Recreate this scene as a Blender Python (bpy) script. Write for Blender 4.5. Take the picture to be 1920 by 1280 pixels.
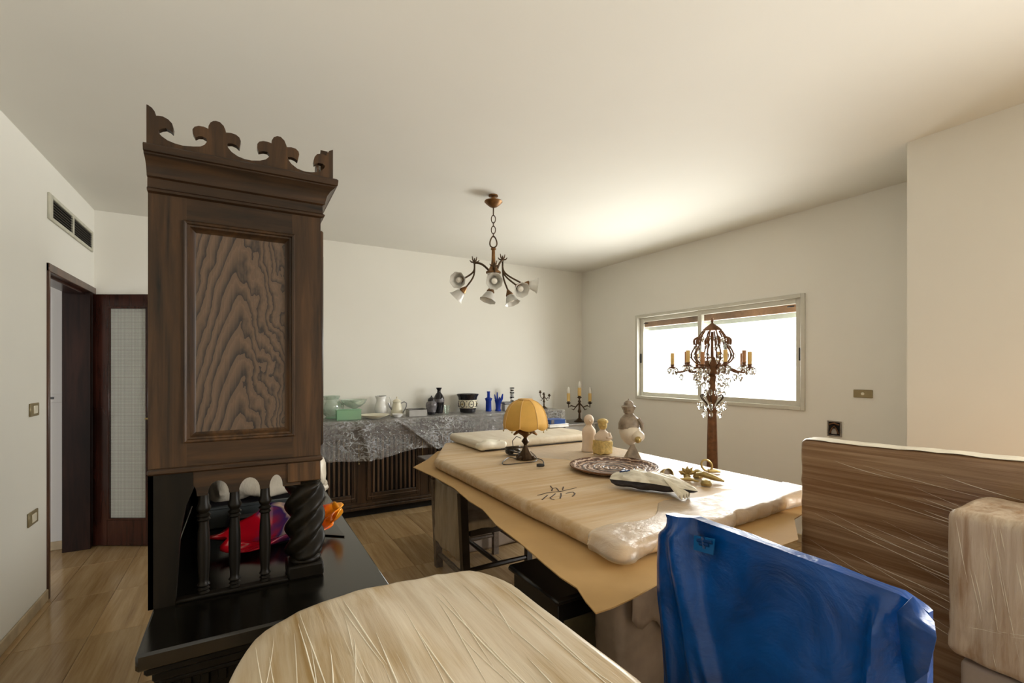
import bpy, bmesh, math, random
from mathutils import Vector, Matrix, noise
from mathutils.bvhtree import BVHTree
R = math.radians
PI = math.pi
rnd = random.Random(7)
for o in list(bpy.data.objects):
    bpy.data.objects.remove(o)
scene = bpy.context.scene
C = scene.collection

# ------------------------------------------------------------------ camera
CAM_H = 1.48
F_PX = 873.0
HOR = 691.0
YAW = R(30)
cam_d = bpy.data.cameras.new('camera')
cam_d.sensor_width = 36
cam_d.lens = 36 * F_PX / 1920
cam_d.shift_y = (HOR - 640) / 1920
cam_d.clip_start = 0.02
cam = bpy.data.objects.new('camera', cam_d)
cam.location = (0, 0, CAM_H)
cam.rotation_euler = (R(90), 0, -YAW)
C.objects.link(cam)
scene.camera = cam

# ------------------------------------------------------------------ world and light
world = bpy.data.worlds.new('sky')
scene.world = world
world.use_nodes = True
wb = world.node_tree.nodes['Background']
wb.inputs['Color'].default_value = (1.0, 0.99, 0.97, 1)
wb.inputs['Strength'].default_value = 1.6

def area(name, loc, aim, sx, sy, watts, col=(1, 1, 1)):
    l = bpy.data.lights.new(name, 'AREA')
    l.shape = 'RECTANGLE'
    l.size = sx
    l.size_y = sy
    l.energy = watts
    l.color = col
    o = bpy.data.objects.new(name, l)
    o.location = loc
    o.rotation_euler = (Vector(aim) - Vector(loc)).to_track_quat('-Z', 'Y').to_euler()
    C.objects.link(o)
    return o
area('window_daylight', (4.75, 3.15, 1.75), (1.6, 2.8, 1.1), 2.6, 1.4, 170, (1, .99, .97))
area('ground_bounce_lamp', (5.75, 2.5, -.1), (3.3, 2.5, 2.7), 4.8, 2.2, 330, (1, .985, .95))  # added low lamp, stands in for light bounced off the ground outside
rear_fill = area('rear_fill_lamp', (4.05, -1.05, 1.3), (-1.0, 2.2, .6), 1.8, 2.2, 95, (1, .985, .95))  # fill lamp added behind the camera, at an assumed opening
rear_fill.data.spread = R(115)

scene.view_settings.view_transform = 'Standard'
scene.view_settings.look = 'None'
scene.view_settings.gamma = 1
scene.view_settings.use_curve_mapping = False
scene.view_settings.exposure = 0.43

# ------------------------------------------------------------------ pixel helpers (photo is 1920 x 1280)
_c, _s = math.cos(YAW), math.sin(YAW)
def ray(x, y):
    r = (x - 960) / F_PX
    return Vector((r * _c + _s, -r * _s + _c, (HOR - y) / F_PX))
def onz(x, y, z):
    d = ray(x, y); return d * ((z - CAM_H) / d.z) + Vector((0, 0, CAM_H))
def onx(x, y, X):
    d = ray(x, y); return d * (X / d.x) + Vector((0, 0, CAM_H))
def ony(x, y, Y):
    d = ray(x, y); return d * (Y / d.y) + Vector((0, 0, CAM_H))
RIGHT = Vector((_c, -_s, 0))
FWD = Vector((_s, _c, 0))

# ------------------------------------------------------------------ materials
class NT:
    def __init__(self, name):
        self.m = bpy.data.materials.new(name)
        self.m.use_nodes = True
        self.t = self.m.node_tree
        self.b = self.t.nodes['Principled BSDF']
        self.out = self.t.nodes['Material Output']
    def n(self, kind, **kw):
        nd = self.t.nodes.new(kind)
        for k, v in kw.items():
            setattr(nd, k, v)
        return nd
    def l(self, a, b):
        self.t.links.new(a, b)
    def coords(self, kind='Object', scale=(1, 1, 1), rot=(0, 0, 0), loc=(0, 0, 0), rand=0):
        tc = self.n('ShaderNodeTexCoord')
        mp = self.n('ShaderNodeMapping')
        mp.inputs['Scale'].default_value = scale
        mp.inputs['Rotation'].default_value = rot
        mp.inputs['Location'].default_value = loc
        src = tc.outputs[kind]
        if rand:
            oi = self.n('ShaderNodeObjectInfo')
            ml = self.n('ShaderNodeMath', operation='MULTIPLY'); ml.inputs[1].default_value = rand
            self.l(oi.outputs['Random'], ml.inputs[0])
            ad = self.n('ShaderNodeVectorMath', operation='ADD')
            self.l(src, ad.inputs[0]); self.l(ml.outputs[0], ad.inputs[1])
            src = ad.outputs[0]
        self.l(src, mp.inputs['Vector'])
        return mp.outputs[0]
    def noise(self, vec, scale=5, detail=4, rough=.55, dist=0):
        nd = self.n('ShaderNodeTexNoise')
        nd.inputs['Scale'].default_value = scale
        nd.inputs['Detail'].default_value = detail
        nd.inputs['Roughness'].default_value = rough
        nd.inputs['Distortion'].default_value = dist
        self.l(vec, nd.inputs['Vector'])
        return nd.outputs['Fac']
    def ramp(self, fac, stops):
        r = self.n('ShaderNodeValToRGB')
        el = r.color_ramp.elements
        while len(el) < len(stops):
            el.new(.5)
        for e, (p, c) in zip(el, stops):
            e.position = p
            e.color = (c[0], c[1], c[2], 1) if not isinstance(c, (int, float)) else (c, c, c, 1)
        self.l(fac, r.inputs[0])
        return r.outputs[0]
    def mix(self, f, a, b, mode='MIX'):
        m = self.n('ShaderNodeMix', data_type='RGBA', blend_type=mode)
        for v, s in ((f, 0), (a, 6), (b, 7)):
            if hasattr(v, 'links') or hasattr(v, 'is_linked'):
                self.l(v, m.inputs[s])
            else:
                m.inputs[s].default_value = v if isinstance(v, (int, float)) else (v[0], v[1], v[2], 1)
        return m.outputs[2]
    def bump(self, h, strength=.3, dist=.01, chain=None):
        b = self.n('ShaderNodeBump')
        b.inputs['Strength'].default_value = strength
        b.inputs['Distance'].default_value = dist
        self.l(h, b.inputs['Height'])
        if chain is not None:
            self.l(chain, b.inputs['Normal'])
        return b.outputs[0]
    def set(self, **kw):
        names = dict(col='Base Color', rough='Roughness', metal='Metallic', spec='Specular IOR Level', trans='Transmission Weight',
                     ior='IOR', coat='Coat Weight', coatr='Coat Roughness', normal='Normal', alpha='Alpha', emis='Emission Strength', emc='Emission Color', sss='Subsurface Weight')
        for k, v in kw.items():
            s = self.b.inputs[names[k]]
            if hasattr(v, 'is_linked'):
                self.l(v, s)
            elif k in ('col', 'emc'):
                s.default_value = (v[0], v[1], v[2], 1)
            else:
                s.default_value = v
        return self

def plain(name, col, rough=.5, metal=0, var=.12, scale=12, bump=0.0, **kw):
    t = NT(name)
    v = t.coords()
    n = t.noise(v, scale, 4)
    lo = [max(0, x * (1 - var)) for x in col]; hi = [min(1, x * (1 + var)) for x in col]
    t.set(col=t.ramp(n, [(.3, lo), (.7, hi)]), rough=rough, metal=metal, **kw)
    if bump:
        t.set(normal=t.bump(n, bump, .01))
    return t.m

def paint(name, col):
    t = NT(name)
    v = t.coords()
    n = t.noise(v, 1.1, 3)
    n2 = t.noise(v, 160, 2)
    t.set(col=t.ramp(n, [(.3, [x * .965 for x in col]), (.7, col)]), rough=.72, spec=.25, normal=t.bump(n2, .03, .004))
    return t.m

def wood(name, dark, light, scale=(30, 30, 2.2), rough=.34, coat=.25, bumps=.25, spec=.5):
    t = NT(name)
    v = t.coords(scale=scale, rand=3)
    n = t.noise(v, 1.0, 6, .65, .6)
    big = t.noise(t.coords(scale=(2.2, 2.2, 1.1)), 1.3, 2)
    col = t.ramp(n, [(.28, dark), (.72, light)])
    col2 = t.mix(1.0, col, t.ramp(big, [(.30, .42), (.70, 1.35)]), 'MULTIPLY')
    t.set(col=col2, rough=rough, coat=coat, coatr=.15, spec=spec, normal=t.bump(n, bumps, .004))
    return t.m

def cathedral(name, dark, light):
    """flat-sawn oak: nested pointed arches of grain, origin at the middle of the panel's foot"""
    t = NT(name)
    v = t.coords()
    warp = t.n('ShaderNodeTexNoise'); warp.inputs['Scale'].default_value = 9; warp.inputs['Detail'].default_value = 4
    sc = t.n('ShaderNodeMapping'); sc.inputs['Scale'].default_value = (1.6, 1, .8); t.l(v, sc.inputs[0]); t.l(sc.outputs[0], warp.inputs['Vector'])
    sp = t.n('ShaderNodeSeparateXYZ'); t.l(v, sp.inputs[0])
    def mth(op, a, b=None, c=None):
        m = t.n('ShaderNodeMath', operation=op)
        for i, q in enumerate((a, b, c)):
            if q is None: continue
            if hasattr(q, 'is_linked'): t.l(q, m.inputs[i])
            else: m.inputs[i].default_value = q
        return m.outputs[0]
    x = mth('ABSOLUTE', mth('ADD', sp.outputs['X'], mth('MULTIPLY_ADD', warp.outputs['Fac'], .10, -.045)))
    g = mth('MULTIPLY_ADD', mth('POWER', x, 1.45), 9.0, sp.outputs['Z'])
    g = mth('MULTIPLY_ADD', warp.outputs['Fac'], .22, g)
    fr = mth('FRACT', mth('MULTIPLY', g, 11.0))
    fine = t.noise(t.coords(scale=(150, 150, 7)), 1, 3)
    fr2 = mth('MULTIPLY_ADD', fine, .5, fr)
    col = t.ramp(fr2, [(.28, dark), (.50, [(a * .55 + b * .45) for a, b in zip(dark, light)]), (.95, light), (1.0, [x_ * .8 for x_ in light])])
    t.set(col=col, rough=.45, coat=.05, normal=t.bump(fr2, .30, .005))
    return t.m

def film(name, base, pale, rot=(0, 0, 0), scale=(40, 1.4, 40), amount=(.42, .72), rough=.33, base2=None, coat=.25):
    """kraft paper wound in stretch film: whitish stretched folds over the paper colour"""
    t = NT(name)
    v = t.coords(scale=scale, rot=rot)
    n1 = t.noise(v, 1.0, 5, .62, .35)
    v2 = t.coords(scale=[x * .33 for x in scale], rot=(rot[0], rot[1], rot[2] + .12), loc=(3, 1, 2))
    n2 = t.noise(v2, 1.0, 3, .5, .5)
    patch = t.noise(t.coords(loc=(1.3, .4, 2)), 3.2, 2)
    b0 = base if base2 is None else t.ramp(patch, [(.42, base), (.6, base2)])
    f1 = t.ramp(n1, [(amount[0], 0.0), (amount[1], .75)])
    f2 = t.ramp(n2, [(.4, 0.0), (.75, .55)])
    col = t.mix(f1, b0, pale)
    col = t.mix(f2, col, [x * .97 for x in pale])
    hsum = t.n('ShaderNodeMath', operation='ADD')
    t.l(n1, hsum.inputs[0]); t.l(n2, hsum.inputs[1])
    t.set(col=col, rough=rough, spec=.4, coat=coat, coatr=.22, normal=t.bump(hsum.outputs[0], .55, .006))
    return t.m

def thin(name, tint, alpha=.7, gloss_rough=.06, bump_scale=0, bump_str=.5, diffuse=.12, rim=.35, creases=0):
    """thin clear film or glass wall: mostly see-through, with mirror glints and a little haze"""
    t = NT(name)
    tr = t.n('ShaderNodeBsdfTransparent'); tr.inputs[0].default_value = (*tint, 1)
    gl = t.n('ShaderNodeBsdfGlossy'); gl.inputs['Roughness'].default_value = gloss_rough
    df = t.n('ShaderNodeBsdfDiffuse'); df.inputs[0].default_value = (*[min(1, x * 1.0) for x in tint], 1)
    lw = t.n('ShaderNodeLayerWeight'); lw.inputs['Blend'].default_value = rim
    m1 = t.n('ShaderNodeMixShader'); m1.inputs[0].default_value = diffuse
    t.l(tr.outputs[0], m1.inputs[1]); t.l(df.outputs[0], m1.inputs[2])
    ad = t.n('ShaderNodeMath', operation='MULTIPLY_ADD', use_clamp=True)
    t.l(lw.outputs['Facing'], ad.inputs[0]); ad.inputs[1].default_value = .75; ad.inputs[2].default_value = 1 - alpha - .1
    m2 = t.n('ShaderNodeMixShader')
    t.l(ad.outputs[0], m2.inputs[0]); t.l(m1.outputs[0], m2.inputs[1]); t.l(gl.outputs[0], m2.inputs[2])
    if bump_scale:
        nz = t.noise(t.coords(scale=(1, 1, 1.5)), bump_scale, 5, .65, 1.2)
        b = t.bump(nz, bump_str, .03)
        for s in (gl, df, lw):
            t.l(b, s.inputs['Normal'])
    if creases:      # white painted along folds of crumpled film for the glints on it
        rn = t.noise(t.coords(scale=(1, 1, 1.4), rot=(0, .5, 0)), creases, 4, .6, 1.4)
        a = t.n('ShaderNodeMath', operation='MULTIPLY_ADD'); t.l(rn, a.inputs[0]); a.inputs[1].default_value = 2; a.inputs[2].default_value = -1
        b_ = t.n('ShaderNodeMath', operation='ABSOLUTE'); t.l(a.outputs[0], b_.inputs[0])
        big = t.noise(t.coords(loc=(4, 2, 1)), 3.0, 2)
        msk = t.ramp(b_.outputs[0], [(.0, 1.0), (.10, 0.0)])
        ml = t.n('ShaderNodeMath', operation='MULTIPLY'); t.l(msk, ml.inputs[0]); t.l(t.ramp(big, [(.38, .05), (.62, .75)]), ml.inputs[1])
        ad2 = t.n('ShaderNodeMath', operation='ADD', use_clamp=True); t.l(ml.outputs[0], ad2.inputs[0]); ad2.inputs[1].default_value = diffuse
        t.l(ad2.outputs[0], m1.inputs[0])
        df.inputs[0].default_value = (.95, .95, .95, 1)
    t.l(m2.outputs[0], t.out.inputs['Surface'])
    return t.m

def stone_tile(name):
    t = NT(name)
    v = t.coords(scale=(17, 1.1, 1), rand=9)
    n = t.noise(v, 1.0, 5, .6, .5)
    fine = t.noise(t.coords(scale=(90, 5, 1), rand=5), 1, 3)
    oi = t.n('ShaderNodeObjectInfo')
    col = t.ramp(n, [(.28, (.30, .18, .082)), (.5, (.45, .305, .155)), (.72, (.58, .435, .26))])
    col = t.mix(.25, col, t.ramp(fine, [(.3, (.33, .21, .10)), (.7, (.58, .44, .27))]))
    tone = t.ramp(oi.outputs['Random'], [(0, (.80, .77, .72)), (1, (1.10, 1.07, 1.02))])
    col = t.mix(1.0, col, tone, 'MULTIPLY')
    t.set(col=col, rough=.16, spec=.45, normal=t.bump(fine, .02, .002))
    return t.m

M = {}
M['wall'] = paint('wall_paint', (.84, .818, .748))
M['wall_white'] = paint('corridor_paint', (.74, .73, .72))
M['ceiling'] = paint('ceiling_paint', (.82, .80, .735))
M['tile'] = stone_tile('striped_travertine')
M['blocker'] = plain('blocker_slab', (.34, .32, .29), .8)
M['jamb_dark'] = wood('dark_door_jamb', (.010, .0045, .003), (.036, .014, .009), (26, 26, 2), .5, .0, .08, .2)
M['grout'] = plain('grout', (.26, .19, .12), .8)
M['base_stone'] = plain('baseboard_stone', (.50, .40, .26), .4, var=.25, scale=8)
M['mahogany'] = wood('mahogany', (.020, .0065, .0045), (.065, .019, .012), (26, 26, 2), .24, .2, .08, .4)
M['trim_wood'] = wood('door_trim', (.045, .02, .010), (.13, .055, .03), (26, 26, 2), .35, .2, .1)
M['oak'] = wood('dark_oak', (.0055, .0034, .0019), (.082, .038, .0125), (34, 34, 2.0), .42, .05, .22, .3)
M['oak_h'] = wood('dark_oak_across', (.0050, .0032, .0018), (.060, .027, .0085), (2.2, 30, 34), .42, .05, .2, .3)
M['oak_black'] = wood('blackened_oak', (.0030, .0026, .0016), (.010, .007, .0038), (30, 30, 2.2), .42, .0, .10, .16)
M['oak_top'] = wood('polished_black_oak', (.003, .0028, .002), (.009, .0075, .005), (30, 2.2, 30), .2, .2, .06, .4)
M['oak_panel'] = cathedral('carved_oak_panel', (.009, .0052, .0032), (.092, .055, .031))
M['walnut'] = wood('walnut', (.020, .012, .007), (.085, .045, .024), (30, 30, 2.2), .32, .3, .15)
M['slat'] = wood('slat_walnut', (.06, .032, .018), (.20, .125, .075), (30, 30, 2.2), .32, .3, .12)
M['void'] = plain('gap_shade', (.006, .004, .003), .8)  # near-black colour standing in for the shade inside gaps and recesses
M['alu'] = plain('painted_aluminium', (.62, .60, .52), .35, .0, .05)
M['black'] = plain('black_plastic', (.012, .012, .012), .35)
M['shutter_wood'] = wood('shutter_box_wood', (.20, .10, .045), (.33, .18, .09), (2, 30, 30), .5, .1, .1)
M['halo_pale'] = plain('halo_strip', (.55, .58, .50), .6)
M['vent_frame'] = plain('vent_frame', (.55, .53, .43), .5)
M['vent_dark'] = plain('vent_slat', (.09, .075, .05), .5)
M['plate_bronze'] = plain('switch_plate', (.30, .24, .13), .35, .3)
M['cream'] = plain('cream_plastic', (.78, .72, .58), .4)
M['kraft'] = film('film_over_kraft', (.40, .245, .125), (.72, .62, .47), rot=(0, 0, 0), scale=(38, 1.6, 38), amount=(.40, .78))
M['kraft_front'] = film('film_over_board', (.40, .27, .12), (.76, .69, .55), rot=(0, 0, .06), scale=(26, 1.3, 26), amount=(.38, .74), base2=(.52, .40, .26))
M['kraft_brown'] = film('film_over_brown_board', (.215, .112, .050), (.54, .375, .23), rot=(-.28, 0, 0), scale=(30, 1.0, 52), amount=(.46, .80), rough=.3)
M['kraft_beige'] = film('film_over_beige_board', (.36, .225, .125), (.74, .64, .50), rot=(.22, 0, 0), scale=(30, 46, 4), amount=(.36, .70))
M['kraft_slab'] = film('film_over_table_board', (.56, .37, .18), (.76, .63, .45), rot=(0, 0, -.30), scale=(2.0, 26, 26), amount=(.44, .86), rough=.55, coat=.03)
M['foam'] = plain('foam_wrap', (.80, .74, .60), .45, var=.08, scale=18, bump=.4)
M['foam_edge'] = film('white_film', (.60, .49, .34), (.76, .69, .56), scale=(14, 3, 14), amount=(.32, .75), rough=.45)
M['cardboard'] = plain('cardboard', (.52, .325, .13), .75, var=.06, scale=4)
M['grey_paper'] = plain('grey_wrapping_paper', (.36, .29, .23), .5, var=.25, scale=5, bump=.7)
M['grey_film'] = film('film_over_chair', (.33, .25, .15), (.62, .54, .41), rot=(.5, 0, 0), scale=(24, 24, 3), amount=(.38, .8))
M['chair_dark'] = plain('dark_chair_wood', (.028, .019, .013), .35, var=.3)
M['chair_grey'] = plain('film_wrapped_leg', (.16, .12, .085), .4, var=.35, scale=25, bump=.5)
M['lacquer'] = plain('black_lacquer', (.006, .006, .006), .25)
M['olive'] = plain('olive_wood', (.10, .085, .045), .4, var=.25)
M['marker'] = plain('marker_ink', (.05, .025, .012), .6)
M['bronze'] = plain('bronze', (.20, .10, .035), .42, .75, .3, 30)
M['bronze_dark'] = plain('dark_bronze', (.075, .045, .022), .38, .7, .3, 30)
M['brass'] = plain('old_brass', (.42, .31, .12), .35, .8, .35, 25)
M['copper_rust'] = plain('rusty_bronze', (.17, .075, .030), .5, .45, .3, 30)
M['frost'] = plain('frosted_glass', (.80, .78, .72), .35, var=.05, trans=.35)
M['bulb'] = plain('bulb_glass', (.85, .82, .74), .2, var=.02)
M['candle'] = plain('candle_sleeve', (.80, .55, .20), .5, var=.1)
M['candle_brown'] = plain('candle_sleeve_brown', (.45, .22, .10), .5, var=.1)
M['shade'] = plain('lamp_shade_fabric', (.70, .40, .085), .75, var=.06)
M['shade_rib'] = plain('lamp_shade_piping', (.72, .45, .17), .7)
M['cord'] = plain('brown_cord', (.035, .025, .016), .4)
M['crystal'] = plain('crystal', (.95, .96, .95), .02, var=.01, trans=1.0, ior=1.55)
M['glass'] = thin('clear_glass', (.93, .97, .94), .86, .03, diffuse=.05, rim=.25)
M['glass_green'] = thin('green_glass', (.62, .86, .68), .84, .05, diffuse=.32, rim=.25)
M['glass_mint'] = thin('mint_glass', (.86, .93, .86), .84, .05, diffuse=.30, rim=.3)
M['sheet'] = thin('clear_plastic_sheet', (.92, .91, .90), .80, .14, 30, 1.0, diffuse=.09, rim=.45, creases=9)
M['milky'] = thin('milky_film', (.95, .87, .73), .89, .28, 16, .22, diffuse=.30, rim=.18)
M['window_glass'] = thin('window_glass', (.97, .98, .97), .89, .02, diffuse=.0, rim=.08)
M['cobalt'] = plain('cobalt_glass', (.010, .05, .42), .08, var=.2, trans=.35)
M['porcelain'] = plain('porcelain', (.86, .85, .82), .2, var=.03)
M['enamel'] = plain('cream_enamel', (.76, .71, .55), .3, var=.05)
M['pewter'] = plain('pewter', (.30, .30, .31), .3, .75)
M['black_glaze'] = plain('black_glaze', (.008, .007, .010), .12)
M['grey_glaze'] = plain('grey_glaze', (.15, .14, .15), .25, var=.5, scale=28)
M['grey_metal'] = plain('grey_tray', (.40, .39, .37), .4, .2)
M['plaster'] = plain('plaster', (.72, .58, .45), .7, var=.08, bump=.15)
M['ochre'] = plain('ochre_plaster', (.58, .42, .15), .7, var=.25, scale=40, bump=.5)
M['soapstone'] = plain('carved_soapstone', (.26, .20, .14), .45, var=.4, scale=22, bump=.4)
M['ivory'] = plain('ivory_glaze', (.72, .62, .48), .3, var=.08)
M['navy'] = plain('navy_cover', (.015, .06, .23), .4)
M['paper'] = plain('white_paper', (.78, .77, .75), .7)
M['marble'] = plain('white_marble', (.68, .67, .66), .25, var=.1, scale=6)
M['white_wrap'] = film('white_tissue_wrap', (.58, .50, .38), (.82, .77, .65), scale=(24, 24, 7), amount=(.3, .7))
M['crate'] = plain('dark_grey_plastic', (.05, .057, .058), .3, var=.3, bump=.3)
M['grey_bag'] = plain('grey_fabric', (.035, .03, .034), .6, var=.4, scale=30)
M['junction'] = plain('galvanised_box', (.28, .25, .22), .4, .5, .4, 30)

def blue_plastic():
    t = NT('blue_plastic')
    v = t.coords()
    n = t.noise(v, 4.5, 5, .6, 1.0)
    n2 = t.noise(t.coords(scale=(1, 2.2, 5), rot=(.6, 0, 0)), 7, 4, .6, .8)
    t.set(col=t.ramp(n, [(.35, (.0, .030, .145)), (.68, (.0, .072, .33))]), rough=.30, spec=.38, coat=.08, coatr=.12,
          normal=t.bump(n2, .12, .012, t.bump(n, .30, .03)))
    return t.m
M['blue'] = blue_plastic()
M['blue_label'] = plain('pale_blue_print', (.0, .085, .27), .3)
M['blue_dark'] = plain('dark_blue_print', (.0, .03, .13), .3)

def grid_glass():
    t = NT('gridded_glass')
    v = t.coords()
    hs = []
    for ax in ('X', 'Z'):
        sp = t.n('ShaderNodeSeparateXYZ'); t.l(v, sp.inputs[0])
        ml = t.n('ShaderNodeMath', operation='MULTIPLY'); ml.inputs[1].default_value = 2 * PI / .0235
        t.l(sp.outputs[ax], ml.inputs[0])
        sn = t.n('ShaderNodeMath', operation='SINE'); t.l(ml.outputs[0], sn.inputs[0])
        ab = t.n('ShaderNodeMath', operation='ABSOLUTE'); t.l(sn.outputs[0], ab.inputs[0])
        hs.append(ab.outputs[0])
    mn = t.n('ShaderNodeMath', operation='MINIMUM'); t.l(hs[0], mn.inputs[0]); t.l(hs[1], mn.inputs[1])
    n = t.noise(v, 3, 2)
    c = t.ramp(mn.outputs[0], [(.08, (.30, .29, .24)), (.32, (.74, .76, .70))])
    t.set(col=c, rough=.22, spec=.5, trans=.15, normal=t.bump(mn.outputs[0], .6, .006))
    return t.m
M['grid_glass'] = grid_glass()

def murano():
    t = NT('swirled_art_glass')
    v = t.coords(scale=(1, 1, 1))
    n = t.noise(v, 7, 2, .5, 1.6)
    sp = t.n('ShaderNodeSeparateXYZ'); t.l(v, sp.inputs[0])
    mm = t.n('ShaderNodeMath', operation='MULTIPLY_ADD'); t.l(sp.outputs['X'], mm.inputs[0]); mm.inputs[1].default_value = 2.05; mm.inputs[2].default_value = .24
    nn = t.n('ShaderNodeMath', operation='MULTIPLY_ADD'); t.l(n, nn.inputs[0]); nn.inputs[1].default_value = .5; t.l(mm.outputs[0], nn.inputs[2])
    r = t.n('ShaderNodeValToRGB'); el = r.color_ramp.elements
    stops = [(.0, (.42, .004, .010)), (.33, (.36, .003, .012)), (.42, (.13, .02, .06)), (.49, (.035, .018, .10)), (.56, (.60, .42, .30)),
             (.62, (.02, .02, .22)), (.68, (.85, .40, .06)), (.76, (.60, .05, .02)), (.86, (.90, .16, .005)), (1., (.95, .36, .01))]
    while len(el) < len(stops):
        el.new(.5)
    for e, (p, c) in zip(el, stops):
        e.position = p; e.color = (*c, 1)
    t.l(nn.outputs[0], r.inputs[0])
    t.set(col=r.outputs[0], rough=.12, coat=.5)
    return t.m
M['murano'] = murano()

def tray_metal():
    t = NT('engraved_copper')
    v = t.coords()
    w = t.n('ShaderNodeTexWave', wave_type='RINGS', rings_direction='Z')
    w.inputs['Scale'].default_value = 9; w.inputs['Distortion'].default_value = 7; w.inputs['Detail'].default_value = 3; w.inputs['Detail Scale'].default_value = 2.6
    t.l(v, w.inputs['Vector'])
    t.set(col=t.ramp(w.outputs['Fac'], [(.25, (.10, .045, .026)), (.55, (.24, .12, .075)), (.9, (.62, .47, .36))]), metal=.35, rough=.36,
          normal=t.bump(w.outputs['Fac'], .5, .004))
    return t.m
M['tray'] = tray_metal()

def zebra():
    t = NT('black_white_glaze')
    v = t.coords()
    w = t.n('ShaderNodeTexWave', wave_type='BANDS', bands_direction='Z')
    w.inputs['Scale'].default_value = 9; w.inputs['Distortion'].default_value = 6; w.inputs['Detail'].default_value = 1
    t.l(v, w.inputs['Vector'])
    t.set(col=t.ramp(w.outputs['Fac'], [(.45, (.01, .01, .01)), (.55, (.75, .74, .72))]), rough=.2)
    return t.m
M['zebra'] = zebra()

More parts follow.
